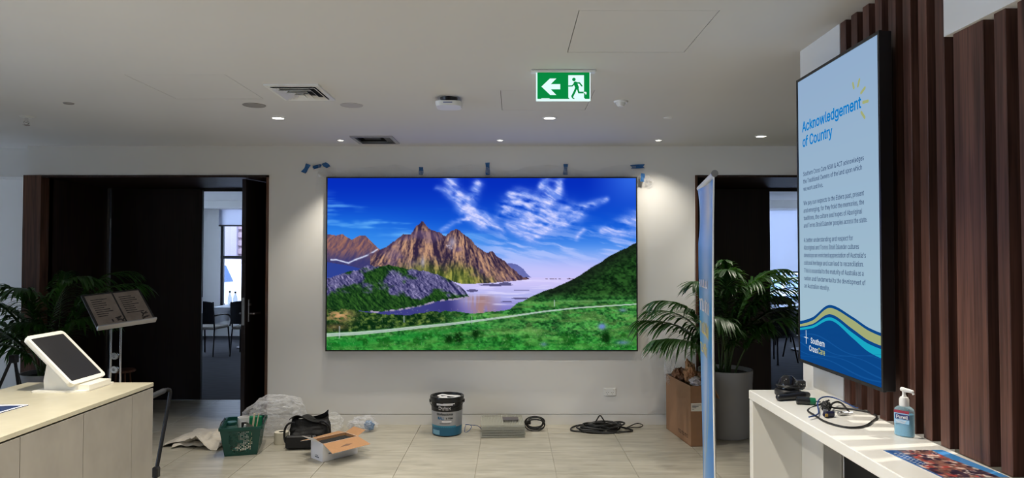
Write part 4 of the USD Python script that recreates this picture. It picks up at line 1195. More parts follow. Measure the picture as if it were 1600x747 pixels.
door_leaf('door_1', (-4.545, DY + .02), 0, 1.032, -1, plate=True)
door_leaf('door_2', (-2.425, DY - .01), 180 + 78, 1.03, 1, lever=True)
door_leaf('door_3', (1.86, DY + .02), 0, 1.062, -1, plate=True)
door_leaf('door_4', (4.06, DY - .01), -72, 1.03, 1, lever=True)
struct('trim_door_frame', [bx(OPL[0], OPL[0] + .022, DY - .03, DY + .06, 0, OPZ)], M['steel'])
struct('trim_door_frame', [bx(OPR[0], OPR[0] + .055, DY - .02, DY + .06, 0, OPZ)], M['door_wood'])
struct('trim_door_stop', [bx(OPL[0], OPL[1], DY + .045, DY + .06, OPZ - .03, OPZ), bx(OPR[0], OPR[1], DY + .045, DY + .06, OPZ - .03, OPZ)], M['dark_frame'])

# ------------------------------------------------------------------ potted palms
def palm(label, loc, seed, fronds, pot_label=None):
    t = thing('potted_palm', label, 'plant', loc)
    obj('pot', lathe([(0, 0), (.205, 0), (.212, .008), (.242, .592), (.242, .60), (.226, .60), (.222, .56), (0, .56)], 48), M['pot'], t)
    obj('soil', lathe([(0, .57), (.222, .565), (.222, .555), (0, .555)], 32), M['soil'], t)
    g = np.random.default_rng(seed)
    for (az, reach, height, lean) in fronds:
        a = math.radians(az)
        out = np.array([math.cos(a), math.sin(a), 0])
        base = np.array([g.uniform(-.07, .07), g.uniform(-.07, .07), .56]) + out * .03
        tt = np.linspace(0, 1, 46)
        r = reach * (lean * tt + (1 - lean) * tt ** 2.4)
        z = height * (1.32 * tt - .32 * tt ** 3.2) * (1 + .0 * tt) - .42 * height * np.clip(tt - .62, 0, 1) ** 1.6 * (reach / .6)
        side = np.cross(out, [0, 0, 1.0])
        sway = g.uniform(-.10, .10)
        pts = base + out * r[:, None] + np.array([0, 0, 1.0]) * z[:, None] + side * (sway * tt ** 2)[:, None]
        V, Fc = [], []

        def leaflet(p, d, L, w, droop):
            n = len(V)
            up = np.array([0, 0, 1.0])
            d = d / np.linalg.norm(d)
            cr = np.cross(d, up)
            cr = cr / (np.linalg.norm(cr) + 1e-9)
            for q, s_ in enumerate(np.linspace(0, 1, 6)):
                wid = w * (.35 + 1.0 * math.sin(PI * min(1, .12 + .88 * s_ * .92)) ** .8) * (1 if s_ < .99 else .05)
                c = p + d * L * s_ - up * droop * L * s_ ** 2.0
                V.append(c - cr * wid * .5 + up * wid * .12)
                V.append(c - up * 0.0)
                V.append(c + cr * wid * .5 + up * wid * .12)
                if q:
                    b = n + 3 * (q - 1)
                    Fc.extend([[b, b + 3, b + 4], [b, b + 4, b + 1], [b + 1, b + 4, b + 5], [b + 1, b + 5, b + 2]])
        tg_ = np.gradient(pts, axis=0)
        tg_ /= np.linalg.norm(tg_, axis=1, keepdims=True)
        i0 = 15
        for i in range(i0, 46):
            f = (i - i0) / (45 - i0)
            L = .34 * (math.sin(PI * (.16 + .74 * f)) ** .8) * (.85 + .3 * g.random()) * min(1.0, .55 + reach)
            sd = np.cross(tg_[i], [0, 0, 1.0])
            sd /= np.linalg.norm(sd) + 1e-9
            for s in (-1, 1):
                d = sd * s * (1.0 - .55 * f) + tg_[i] * (.55 + 1.0 * f) + np.array([0, 0, .30 * (1 - f)])
                leaflet(pts[i], d, L, .0165 + .005 * g.random(), .45 + .40 * g.random())
        fm = trimesh.Trimesh(np.array(V), np.array(Fc), process=False)
        q = obj('frond', fm, M['leaf'], t, smooth=60)
        obj('stalk', tube(pts[::3], np.linspace(.0085, .002, len(pts[::3])), 6), M['stem'], q)
    return t


palm('potted palm in a tall grey pot by the banner and the tall carton', (1.95, 6.26, 0), 11,
     [(200, .62, .74, .35), (225, .50, .92, .25), (188, .72, .55, .40), (250, .42, 1.02, .2), (275, .35, .86, .25), (300, .50, .98, .22), (330, .62, .88, .30), (352, .70, .98, .28), (12, .60, 1.04, .25), (20, .75, .78, .35), (310, .66, .62, .42), (215, .75, .40, .5), (345, .80, .70, .4), (60, .3, 1.0, .2), (240, .6, .62, .4), (175, .60, .62, .3), (265, .2, 1.06, .2), (320, .4, .5, .5)])
palm('potted palm in a tall grey pot behind the reception desk against the wood portal', (-4.10, 6.10, 0), 23,
     [(180, .85, .78, .35), (200, .72, .58, .40), (165, .70, .40, .5), (215, .6, .82, .3), (245, .45, .9, .25), (290, .4, .86, .25), (330, .55, .98, .25), (0, .72, .92, .30), (20, .60, 1.02, .25), (345, .66, .62, .4), (190, .95, .62, .42), (225, .55, .40, .5), (270, .35, .55, .4), (100, .25, .95, .3)])

# ------------------------------------------------------------------ pull-up banner
bn = thing('pullup_banner', 'narrow-looking blue pull-up banner with a silver top rail, seen nearly edge-on', 'banner', (1.115, 3.752, 0))
ba, bb = np.array([0, 0, 0.0]), np.array([.142, .807, 0])
BHt = 2.075
NU, NV = 40, 120


def bsheet(u, v):                       # u: near -> far, v: bottom -> top
    p = ba + u[..., None] * (bb - ba)
    nrm = np.array([-.985, .173, 0])
    bulge = .018 * np.sin(u * PI) * (1 - v) + .05 * np.clip(v - .82, 0, 1) * 5.5 * np.clip(1 - v, 0, 1) * 5.5 * u ** 3 * -1.0
    bulge = bulge + .012 * np.sin(u * 5 + v * 3)
    return p + nrm * bulge[..., None] + np.array([0, 0, 1.0]) * (.10 + (BHt - .10) * v)[..., None]


sheet_m = grid(NU, NV, bsheet)
u, v = np.meshgrid(np.linspace(0, 1, NU), np.linspace(0, 1, NV), indexing='ij')
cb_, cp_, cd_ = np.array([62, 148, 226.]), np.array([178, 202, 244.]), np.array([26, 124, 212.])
pale = np.clip(np.exp(-((u - .62) / .26) ** 2) * (.95 + .2 * np.sin(v * 4)), 0, 1)  # glossy sheen painted into the print as a pale band
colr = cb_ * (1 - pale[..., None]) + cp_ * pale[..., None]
edge = np.clip((.25 - u) / .25, 0, 1)[..., None]
colr = colr * (1 - edge) + cd_ * edge
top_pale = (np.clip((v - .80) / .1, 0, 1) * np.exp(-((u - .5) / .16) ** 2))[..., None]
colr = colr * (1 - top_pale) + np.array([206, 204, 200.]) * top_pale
sw_ = (np.exp(-((u - .25 - .9 * (v - .33) ** 2 * 8) / .02) ** 2) * (v > .12) * (v < .42) + np.exp(-((u - .7 + 1.5 * (v - .2)) / .03) ** 2) * (v > .15) * (v < .3))[..., None] * .7
colr = colr * (1 - np.clip(sw_, 0, 1)) + np.array([216, 206, 160.]) * np.clip(sw_, 0, 1)
bp = f'{bn.GetPath()}/print'
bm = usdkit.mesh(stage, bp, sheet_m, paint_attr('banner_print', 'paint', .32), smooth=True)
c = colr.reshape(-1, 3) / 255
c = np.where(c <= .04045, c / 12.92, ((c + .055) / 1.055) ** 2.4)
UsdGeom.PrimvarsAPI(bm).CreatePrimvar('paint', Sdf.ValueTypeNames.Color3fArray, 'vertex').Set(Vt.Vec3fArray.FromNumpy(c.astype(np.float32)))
back = grid(NU, NV, lambda u, v: bsheet(u, v) + np.array([.0025, -.0004, 0]))
obj('white_back', [back, tube(bsheet(np.zeros(40), np.linspace(0, 1, 40)), .005, 6)], M['white_plastic'], bn)
dirb = bb / np.linalg.norm(bb)
obj('top_rail', tube([ba + dirb * -.02 + [0, 0, BHt + .012], bb + dirb * .02 + [0, 0, BHt + .012]], .017, 12), M['white_plastic'], bn)
obj('rail_end', tube([ba + dirb * -.034 + [0, 0, BHt + .012], ba + dirb * -.02 + [0, 0, BHt + .012]], .019, 12), M['steel'], bn)
obj('pole', tube([(bb / 2) + [.04, -.007, .05], (bb / 2) + [.03, -.005, BHt]], .009, 10), M['steel'], bn)
bs = bx(-.045, .07, 0, 1, 0, .085, .015)
m = bx(-.06, .06, -.03, .87, 0, .09, .02)
obj('base', rot(m, -10.0, (0, 0, 1)), M['steel'], bn)
obj('foot', rot(bx(-.18, .18, .1, .14, 0, .012, .004), -10, (0, 0, 1)), M['steel'], bn)
obj('foot', rot(bx(-.18, .18, .68, .72, 0, .012, .004), -10, (0, 0, 1)), M['steel'], bn)
M['banner_pink'] = mat('banner_pink', lin(240, 230, 232), .5)
M['banner_khaki'] = mat('banner_khaki', lin(226, 206, 140), .5)


def bstrokes(u0, u1, z0, z1, n, m, seed):
    g = np.random.default_rng(seed)
    ms = []
    for i in range(n):
        a = u0 + (u1 - u0) * i / n
        b = a + (u1 - u0) / n * .42
        zt = z1 - (z1 - z0) * .25 * g.random()
        ms.append(thick(grid(3, 6, lambda u, v: bsheet(a + (b - a) * u, ((z0 + (zt - z0) * v) - .10) / (BHt - .10)) + np.array([-.0015, .0003, 0])), .0008))
        if g.random() > .3:
            c0 = z0 + (zt - z0) * g.choice([0.0, .42, .82])
            d0 = c0 + (zt - z0) * .18
            e_ = a + (u1 - u0) / n * .95
            ms.append(thick(grid(4, 3, lambda u, v: bsheet(a + (e_ - a) * u, ((c0 + (d0 - c0) * v) - .10) / (BHt - .10)) + np.array([-.0015, .0003, 0])), .0008))
    obj('lettering', cat_(ms), m, bn, smooth=False, label='faint pale lettering')


zb = lambda py: CAM_Z - (py - 398) * 4.15 / F_PX
bstrokes(.52, .98, zb(452), zb(437), 5, M['banner_pink'], 1)
bstrokes(.34, .98, zb(491), zb(470), 7, M['banner_pink'], 2)
bstrokes(.34, .98, zb(528), zb(506), 8, M['banner_khaki'], 3)
bstrokes(.52, .98, zb(560), zb(541), 5, M['banner_khaki'], 4)

# ------------------------------------------------------------------ menu stand, easel, stool, armchair
ms_ = thing('menu_stand', 'black menu lectern with two slim chrome poles before the dark door', 'menu stand', (-3.245, 5.6, 0))
obj('pole', cyl((-.04, 0, .02), (-.04, 0, 1.10), .0085, 12), M['chrome'], ms_)
obj('pole', cyl((.04, 0, .02), (.04, 0, 1.10), .0085, 12), M['chrome'], ms_)
for z in (.815, .705):
    obj('clamp', rot(lathe([(.012, -.012), (.028, -.012), (.031, 0), (.028, .012), (.012, .012), (.012, -.012)], 28), 90, (1, 0, 0)).apply_translation([0, -.012, z]), M['chrome'], ms_)
    obj('clamp_button', rot(lathe([(0, -.016), (.010, -.014), (.010, .01), (0, .01)], 20), 90, (1, 0, 0)).apply_translation([0, -.012, z]), M['steel'], ms_)
obj('base', lathe([(0, 0), (.20, 0), (.20, .008), (.19, .014), (0, .018)], 40), M['black_metal'], ms_)
# the tray: corners from the lower edge up, tilted back, turned a little
tA = np.array([-.03, -.20, 1.073])
avec = np.array([.2726, .350, .035])
tup = np.array([-.2176, .146, .239])
exx = avec / np.linalg.norm(avec)
tup = tup - exx * (tup @ exx)
eyy = tup / np.linalg.norm(tup)
wq, hq = np.linalg.norm(avec), np.linalg.norm(tup)


def on_tray(m):
    ex_ = exx
    T = np.eye(4)
    T[:3, 0], T[:3, 1], T[:3, 2], T[:3, 3] = ex_ * wq, tup, np.cross(exx, eyy), tA
    m.apply_transform(T)
    if m.volume < 0:
        m.invert()
    return m


obj('tray', on_tray(bx(-.01, 1.01, -.02, 1.02, -.025, -.004, .003)), M['black'], ms_)
obj('lip', on_tray(bx(-.01, 1.01, -.055, -.015, -.03, .022, .004)), M['steel'], ms_)
M['menu_paper'] = mat('menu_paper', lin(138, 126, 116), .5, noise=(14, .18))
M['menu_ink'] = mat('menu_ink', lin(40, 32, 30), .6)
for a, b in ((.03, .485), (.515, .97)):
    pg = obj('page', on_tray(bx(a, b, .03, .96, -.004, -.001)), M['menu_paper'], ms_, smooth=False)
    g = np.random.default_rng(int(a * 100))
    obj('print_lines', [on_tray(bx(a + .06, a + .06 + g.uniform(.15, .32), .28 + .065 * i, .30 + .065 * i, -.001, -.0004)) for i in range(9)], M['menu_ink'], pg, smooth=False, kind='stuff')
    sp = []
    for q in range(10):
        cx0, cy0 = (b - .12 + g.uniform(-.10, .10), .13 + g.uniform(-.08, .10))
        th0 = g.uniform(0, PI)
        sp.append(on_tray(prism_xy(affinity.rotate(affinity.scale(sbox(-1, -1, 1, 1).buffer(.3), .035 + .02 * g.random(), .012), math.degrees(th0), origin=(0, 0)).buffer(0) if False else affinity.translate(affinity.rotate(affinity.scale(sbox(-1, -1, 1, 1), .03 + .02 * g.random(), .012), math.degrees(th0), origin=(0, 0)), cx0, cy0), -.001, -.0003)))
    obj('leaf_print', sp, M['menu_ink'], pg, smooth=False, kind='stuff')

ez = thing('folding_easel', 'thin black folding easel against the pale wall past the reception desk', 'easel', (-3.85, 5.2, 0))
for s, bb_ in ((-1, -.33), (1, .18)):
    obj('leg', tube([(.06 + s * .01, 0, .86), (bb_ + .02, 0, .0)], .011, 8), M['black_metal'], ez)
obj('leg', tube([(.06, .01, .84), (.02, .35, 0)], .010, 8), M['black_metal'], ez)
obj('hinge_block', bx(.035, .085, -.02, .03, .82, .88, .005), M['black'], ez)
obj('cross_bar', tube([(-.05, 0, .55), (.10, 0, .55)], .008, 8), M['black_metal'], ez)

st_ = thing('stool', 'low wooden stool in the shade of the dark door', 'stool', (-3.95, 6.95, 0))
obj('seat', lathe([(0, .452), (.11, .452), (.118, .458), (.118, .472), (.11, .478), (0, .478)], 32), M['walnut'], st_)
for k in range(4):
    a = PI / 4 + k * PI / 2
    obj('leg', tube([(.06 * math.cos(a), .06 * math.sin(a), .455), (.10 * math.cos(a), .10 * math.sin(a), 0)], .011, 8), M['walnut'], st_)

ac = thing('walking_frame', 'black tubular walking frame half hidden past the end of the reception desk', 'walking frame', (-2.62, 4.50, 0))
for s in (-.26, .26):
    obj('side_tube', tube(smooth_path([(s, -.30, .70), (s, .0, .715), (s, .18, .72), (s, .225, .705), (s, .22, .66), (s, .12, .38), (s, .02, .10), (s, -.01, 0.0)], 50), .0125, 10), M['black_metal'], ac)
    obj('hand_grip', tube([(s, -.30, .70), (s, -.30, .705), (s, .14, .72)], .018, 12), mat('grip_grey', lin(58, 60, 64), .6) if s < 0 else UsdShade.Material.Get(stage, '/World/Looks/grip_grey'), ac)
    obj('leg', tube([(s, -.29, .70), (s, -.33, 0)], .012, 8), M['black_metal'], ac)
    obj('joint', bx(s - .02, s + .02, .035, .075, .165, .235, .006), M['black'], ac)
for y, z in ((-.01, .06), (-.30, .60), (-.31, .30)):
    obj('cross_bar', tube([(-.26, y, z), (.26, y, z)], .010, 8), M['black_metal'], ac)

# ------------------------------------------------------------------ on the ceiling
M['grille'] = mat('grille_white', lin(188, 184, 182), .6)
df = thing('air_diffuser', 'square white air diffuser of nested louvres on the ceiling', 'air vent', (-1.37, 4.40, CEIL))
obj('flange', [prism_xy(sbox(-.17, -.205, .17, .205).difference(sbox(-.142, -.172, .142, .172)), -.012, .0)], M['white_plastic'], df, smooth=False)
obj('plenum', bx(-.142, .142, -.172, .172, -.002, .0), M['black_matte'], df)
for q in range(4):
    f0, f1 = 1 - q * .25, 1 - q * .25 - .19
    if f1 < 0:
        f1 = .02
    z0, z1 = -.014 - .005 * q, -.003
    a, b = .14 * f0, .17 * f0
    c, d = .14 * f1, .17 * f1
    for (p0, p1, p2, p3) in (((-a, -b), (a, -b), (c, -d), (-c, -d)), ((a, -b), (a, b), (c, d), (c, -d)), ((a, b), (-a, b), (-c, d), (c, d)), ((-a, b), (-a, -b), (-c, -d), (-c, d))):
        mm = thick(trimesh.Trimesh(np.array([(*p0, z0 - .006), (*p1, z0 - .006), (*p2, z1), (*p3, z1)]), [[0, 1, 2], [0, 2, 3]], process=False), .0015)
        obj('louvre', mm, M['white_plastic'], df, smooth=False)

for lb, x, y, m in (('round grey speaker grille in the ceiling between the access panel and the diffuser', -1.824, 4.80, mat('grille_grey', lin(150, 146, 142), .7)), ('round pale speaker grille in the ceiling on the screen side of the diffuser', -1.135, 4.80, M['grille'])):
    t = thing('speaker_grille', lb, 'ceiling speaker', (x, y, CEIL))
    obj('ring', lathe([(.070, -.004), (.078, -.003), (.080, 0), (.070, 0), (.070, -.004)], 40), m, t)
    obj('mesh_cover', lathe([(0, -.003), (.070, -.003), (.070, 0), (0, 0)], 40), m, t)

ap = thing('access_point', 'white rounded wireless box hanging under a black bracket on the ceiling', 'access point', (-.426, 4.58, CEIL))
obj('bracket', lathe([(0, -.03), (.05, -.03), (.058, -.012), (.058, 0), (0, 0)], 32), M['black'], ap)
bd = rrect(.175, .175, .05)
obj('cover', [trimesh.convex.convex_hull(np.vstack([np.c_[np.array(rrect(.165, .165, .05).exterior.coords), np.full(len(rrect(.165, .165, .05).exterior.coords), -.066)], np.c_[np.array(bd.exterior.coords), np.full(len(bd.exterior.coords), -.05)], np.c_[np.array(bd.exterior.coords), np.full(len(bd.exterior.coords), -.034)]]))], M['white_plastic'], ap)
obj('logo', bx(-.03, .03, -.0885, -.0875, -.052, -.044), mat('logo_grey', lin(120, 130, 170), .5), ap)

t = thing('smoke_detector', 'small white smoke detector on the ceiling beside the exit sign', 'smoke detector', (.75, 4.676, CEIL))
obj('base', lathe([(0, -.012), (.046, -.012), (.05, -.004), (.05, 0), (0, 0)], 32), M['white_plastic'], t)
obj('dome', lathe([(0, -.038), (.02, -.037), (.03, -.026), (.034, -.012), (0, -.012)], 28), M['white_plastic'], t)
t = thing('ceiling_sensor', 'tiny flush white sensor disc in the ceiling above the banner', 'sensor', (1.205, 5.24, CEIL))
obj('disc', lathe([(0, -.006), (.03, -.005), (.036, 0), (0, 0)], 28), M['white_plastic'], t)
t = thing('ceiling_sensor', 'grey flush sensor disc in the ceiling near the far portal of the desk side', 'sensor', (-3.095, 4.735, CEIL))
obj('disc', lathe([(0, -.008), (.030, -.007), (.036, 0), (0, 0)], 28), UsdShade.Material.Get(stage, '/World/Looks/grille_grey'), t)
t = thing('sprinkler', 'chrome fire sprinkler head with white rose above the left end of the desk'.replace(' left', ' wall'), 'sprinkler', (-3.72, 5.20, CEIL))
obj('rose', lathe([(0, -.010), (.035, -.009), (.05, -.002), (.05, 0), (0, 0)], 28), M['white_plastic'], t)
obj('body', lathe([(0, -.045), (.010, -.045), (.012, -.01), (0, -.01)], 16), M['chrome'], t)
for s in (-1, 1):
    obj('arm', tube(smooth_path([(s * .010, 0, -.03), (s * .02, 0, -.045), (s * .005, 0, -.062)], 14), .003, 6), M['chrome'], t)
obj('deflector', lathe([(0, -.066), (.024, -.066), (.024, -.062), (0, -.062)], 20), M['chrome'], t)

# exit sign
SGX0, SGX1, SGZ0, SGZ1, SGY = .138, .450, 2.522, 2.688, 3.89
xs = thing('exit_sign', 'green illuminated exit sign with arrow and running figure hanging from the ceiling', 'exit sign', ((SGX0 + SGX1) / 2, SGY, CEIL))
sgw, z0s, z1s = (SGX1 - SGX0) / 2, SGZ0 - CEIL, SGZ1 - CEIL
obj('mount_plate', bx(-sgw - .03, sgw + .03, -.025, .03, -.014, 0, .004), M['white_plastic'], xs)
obj('light_panel', bx(-sgw, sgw, -.004, .004, z0s, z1s, .001), emit('sign_white', (.72, .95, .95), .95), xs)
obj('green_field', bx(-sgw + .008, sgw - .006, -.0052, -.0042, z0s + .012, z1s), emit('sign_green', lin(8, 132, 62), .95), xs, smooth=False)
WS = UsdShade.Material.Get(stage, '/World/Looks/sign_white')
GS = UsdShade.Material.Get(stage, '/World/Looks/sign_green')
kx = (SGX1 - SGX0) / (955 - 165)       # crop pixels to metres


def sign(poly, layer, m, name):
    mm = trimesh.creation.extrude_polygon(poly, .0006, engine='earcut')
    to_frame(mm, (-sgw, -.0052 - .0007 * layer, z0s), (1, 0, 0), (0, 0, 1))
    obj(name, mm, m, xs, smooth=False)


cv = lambda pts: [((x - 165) * kx, (608 - y) * kx) for x, y in pts]
sign(Polygon(cv([(242, 398), (365, 280), (460, 280), (378, 362), (515, 362), (515, 437), (378, 437), (460, 521), (370, 521)])), 1, WS, 'arrow')
sign(Polygon(cv([(632, 232), (860, 232), (860, 560), (880, 578), (650, 578), (632, 555)])), 1, WS, 'doorway_panel')
man = unary_union([LineString(cv([(640, 390), (690, 388), (725, 350)])).buffer(9 * kx), LineString(cv([(720, 345), (795, 345), (828, 388)])).buffer(10 * kx), LineString(cv([(735, 350), (758, 410)])).buffer(26 * kx), LineString(cv([(745, 420), (725, 470), (690, 540)])).buffer(15 * kx), LineString(cv([(765, 415), (785, 485), (880, 485)])).buffer(12 * kx), LineString(cv([(690, 558), (715, 575)])).buffer(8 * kx)])
man = man.intersection(Polygon(cv([(600, 200), (915, 200), (915, 578), (600, 578)])))
for p_ in getattr(man, 'geoms', [man]):
    sign(p_, 2, GS, 'running_figure')
from shapely.geometry import Point
sign(Point(*cv([(714, 294)])[0]).buffer(25 * kx), 2, GS, 'running_figure')
sign(LineString(cv([(862, 485), (886, 485), (886, 505)])).buffer(9 * kx), 3, WS, 'foot_mark')
sign(unary_union([sbox(*cv([(240, 574)])[0], *cv([(360, 566)])[0]), sbox(*cv([(372, 577)])[0], *cv([(428, 562)])[0])]).geoms[0], 1, WS, 'maker_line')

# ------------------------------------------------------------------ wall: outlet, tape, film
ot = thing('power_outlet', 'white double power outlet low on the wall above the cable coil', 'outlet', (.945, WY, .318))
obj('plate', bx(-.058, .058, -.009, 0, -.037, .037, .003), M['white_plastic'], ot)
for s in (-1, 1):
    obj('switch', bx(s * .040 - .007, s * .040 + .007, -.012, -.008, .012, .028, .001), M['white_gloss'], ot)
    for (dx, dz, a) in ((-.008, -.006, 30), (.008, -.006, -30), (0, -.021, 0)):
        obj('socket_slot', rot(bx(-.0012, .0012, -.0096, -.0088, -.0045, .0045), a, (0, 1, 0)).apply_translation([s * .024 + dx, 0, dz]), M['black_matte'], ot, smooth=False)


def tape(label, px, py, wpx, hpx, deg, y=WY - .004, curl=.012, seed=1, skew=0.0):
    c = at_y(px, py, y)
    w, h = wpx * y / F_PX, hpx * y / F_PX
    t = thing('tape_strip', label, 'tape', tuple(c))
    def fn(u, v):
        x = (u - .5) * w * (1 + .12 * np.sin(v * 7 + seed)) + skew * (v - .5) * w
        z = (v - .5) * h
        return np.stack([x, -curl * (np.abs(v - .5) * 2) ** 3 - .003 * np.sin(u * 6 + v * 9 + seed) - .003, z], -1)
    obj('strip', rot(thick(grid(8, 14, fn), .0008), deg, (0, 1, 0)), M['tape'], t, smooth=50)


tape('blue masking tape slanting at the far end of the film by the open ceiling hole', 478.5, 263.5, 7, 15, 22, skew=.3)
tape('twisted scrap of blue masking tape between two other tape pieces', 496, 261, 13, 5, -16, curl=.02, seed=3)
tape("small pointed blue masking tape above the screen's upper corner under the small spotlight", 510, 258.5, 8, 9, -25, seed=4, skew=-.5)
tape('blue masking tape upright over the mountain peak in the screen', 658, 267.5, 7, 12, 2, seed=5)
tape('tall blue masking tape upright above the first cloud in the screen', 762, 264, 6.5, 19, -2, seed=6)
tape('blue masking tape upright above the tall curling cloud in the screen', 883.5, 265, 6.5, 17, 3, seed=7)
tape("level strip of blue masking tape on the wall above the screen's brightly lit corner", 996, 260.5, 20, 6, -4, seed=8)
tape('blue masking tape wrapped round the rolled film at the brightly lit screen corner', 1004, 277.5, 6, 13, 6, y=WY - .050, seed=9, curl=.0)

fs = thing('plastic_sheet', 'clear plastic sheeting taped along the wall above the big screen', 'plastic sheet', (-.3, WY, 2.43))
def hang(u, v):
    x = -1.58 + 3.08 * u
    z = -.03 + .115 * v * (1 - .25 * np.abs(np.sin(u * 13))) - .035 * np.clip(np.sin(u * 24), 0, 1)
    y = -.012 - .035 * meshkit.fbm(np.stack([u * 40, v * 3, u * 0], -1), 4, 8) - .012 * np.sin(u * 90 + v * 4)
    return np.stack([x, y, z], -1)
M['film_sheet'] = film('film_sheet', (0.80, 0.80, 0.80), 0.13, 0.18, bump=(5, 0.6, 0.05))
obj('sheet', grid(260, 14, hang), M['film_sheet'], fs, smooth=60)
obj('hanging_corner', grid(20, 30, lambda u, v: np.stack([-1.60 + .16 * u, -.01 - .02 * meshkit.fbm(np.stack([u * 4, v * 6, u * 0 + 7], -1), 3, 3), .02 - .22 * v], -1)), M['film'], fs, smooth=60)
fr_ = thing('rolled_film', 'rolled end of clear plastic film at the brightly lit screen corner', 'plastic film', tuple(at_y(1008, 280, WY - .03)))
obj('roll', crumple((0, 0, 0), (.065, .026, .036), 6, .35, 4, 2.2), M['film_haze'], fr_, smooth=60)
obj('roll_end', crumple((.045, 0, -.02), (.035, .022, .032), 9, .35, 3, 2.2), M['film_haze'], fr_, smooth=60)

# ------------------------------------------------------------------ on the counter
CT = CZ + .0005
def ctp(px, py, h=0.0):
    p = at_z(px, py, CT + h)
    return p
p0 = ctp(1218, 614)
t = thing('speaker_puck', 'black round speaker base with domed top at the far end of the counter', 'speaker', (p0[0] + .02, p0[1] - .05, CT))
obj('base', lathe([(0, 0), (.056, 0), (.060, .006), (.060, .022), (.052, .030), (0, .034)], 40), M['black'], t)
obj('dome', lathe([(0, .095), (.02, .092), (.035, .078), (.042, .055), (.044, .034), (0, .034)], 36), mat('smoked_dome', (.01, .01, .012), .08), t)
obj('cable', tube(smooth_path(np.c_[coil(.0, .0, .05, .045, 4, .035, .006, 8)][:80:4] * [1, 1, 1] + [.01, 0, 0], 120), .0042, 6), M['rubber'], t)
t = thing('adaptor', 'small black plug adaptor beside the speaker base on the counter', 'adaptor', tuple(ctp(1241, 604) + [0.02, -.02, 0]))
obj('block', bx(-.024, .024, -.02, .02, 0, .036, .006), M['black'], t)
obj('prong', [bx(-.008, -.005, -.034, -.02, .016, .022), bx(.005, .008, -.034, -.02, .016, .022)], M['steel'], t)
p0 = ctp(1240, 625)
t = thing('handset', 'long black handset lying flat on the counter', 'handset', (p0[0], p0[1], CT), 14)
obj('body', trimesh.convex.convex_hull(np.vstack([mv(trimesh.creation.icosphere(2, .016), -.075, 0, .016).vertices, mv(trimesh.creation.icosphere(2, .018), .05, 0, .019).vertices, mv(trimesh.creation.icosphere(2, .014), .08, .01, .018).vertices])), M['black'], t)
obj('button_strip', bx(-.05, .03, -.006, .006, .034, .037, .002), M['rubber'], t)
p0 = ctp(1258, 632)
t = thing('connector', 'black cable connector with a green ring by the handset', 'connector', (p0[0], p0[1], CT), -12)
obj('barrel', cyl((-.036, 0, .017), (.018, 0, .016), .0165, 20), M['black'], t)
obj('ring', cyl((.018, 0, .016), (.042, 0, .015), .0155, 20), mat('connector_green', lin(14, 110, 72), .4), t)
obj('tip', cyl((.042, 0, .015), (.064, 0, .013), .004, 10), M['steel'], t)
# tangle of cables
def cpath(pts, h=.006, n=80, closed=False):
    return smooth_path([np.array(ctp(x, y)) + [0, 0, h + (p[0] if p else 0)] for x, y, *p in pts], n, closed)
o0 = ctp(1300, 650)
def rel(path):
    return path - np.array([o0[0], o0[1], CT])
t = thing('black_cable', 'looped black cable lying on the counter below the display', 'cable', (o0[0], o0[1], CT))
obj('loop', tube(rel(cpath([(1296, 634, .02), (1280, 634), (1265, 646), (1275, 652), (1288, 660), (1330, 670), (1345, 669), (1362, 661), (1370, 653), (1364, 648), (1345, 643), (1318, 640), (1300, 642, .01), (1310, 634, .012), (1324, 642), (1328, 647)], .0045, 140)), .0040, 8), M['rubber'], t)
obj('knot', crumple((0, 0, 0), (.02, .024, .022), 3, .4, 3, 3).apply_translation(np.array(ctp(1291, 643)) - [o0[0], o0[1], CT] + [0, 0, .022]), M['rubber'], t)
t = thing('blue_cable', 'thin blue cable curling over the black loop on the counter', 'cable', (o0[0], o0[1], CT))
obj('wire', tube(rel(cpath([(1264, 656), (1272, 654), (1278, 640), (1283, 633, .02), (1300, 631, .018), (1320, 634, .004), (1340, 641)], .011, 80)), .0030, 8), M['cable_blue'], t)
p0 = ctp(1296, 652)
t = thing('usb_stick', 'navy flash drive with a yellow end inside the cable loop', 'flash drive', (p0[0], p0[1], CT), 18)
obj('body', bx(-.028, .022, -.011, .011, .001, .024, .006), mat('navy', lin(30, 30, 60), .35), t)
obj('end_cap', bx(-.031, -.016, -.0115, -.009, .006, .018, .001), mat('yellow_gold', lin(200, 160, 70), .4), t)
t = thing('metal_plug', 'bare silver metal plug beside the navy flash drive', 'plug', tuple(ctp(1318, 649)), 12)
obj('shell', bx(-.026, .020, -.010, .010, .0, .017, .004), M['steel'], t)
obj('sleeve', bx(.020, .044, -.006, .006, .004, .013, .003), M['steel'], t)
t = thing('paper_tag', 'small white paper tag on the cable knot', 'tag', tuple(ctp(1287, 649) + [0, -.012, .012]), 10)
obj('tag_sheet', rot(bx(-.011, .011, -.001, .0, -.012, .016), 14, (0, 1, 0)), M['white_board'], t)

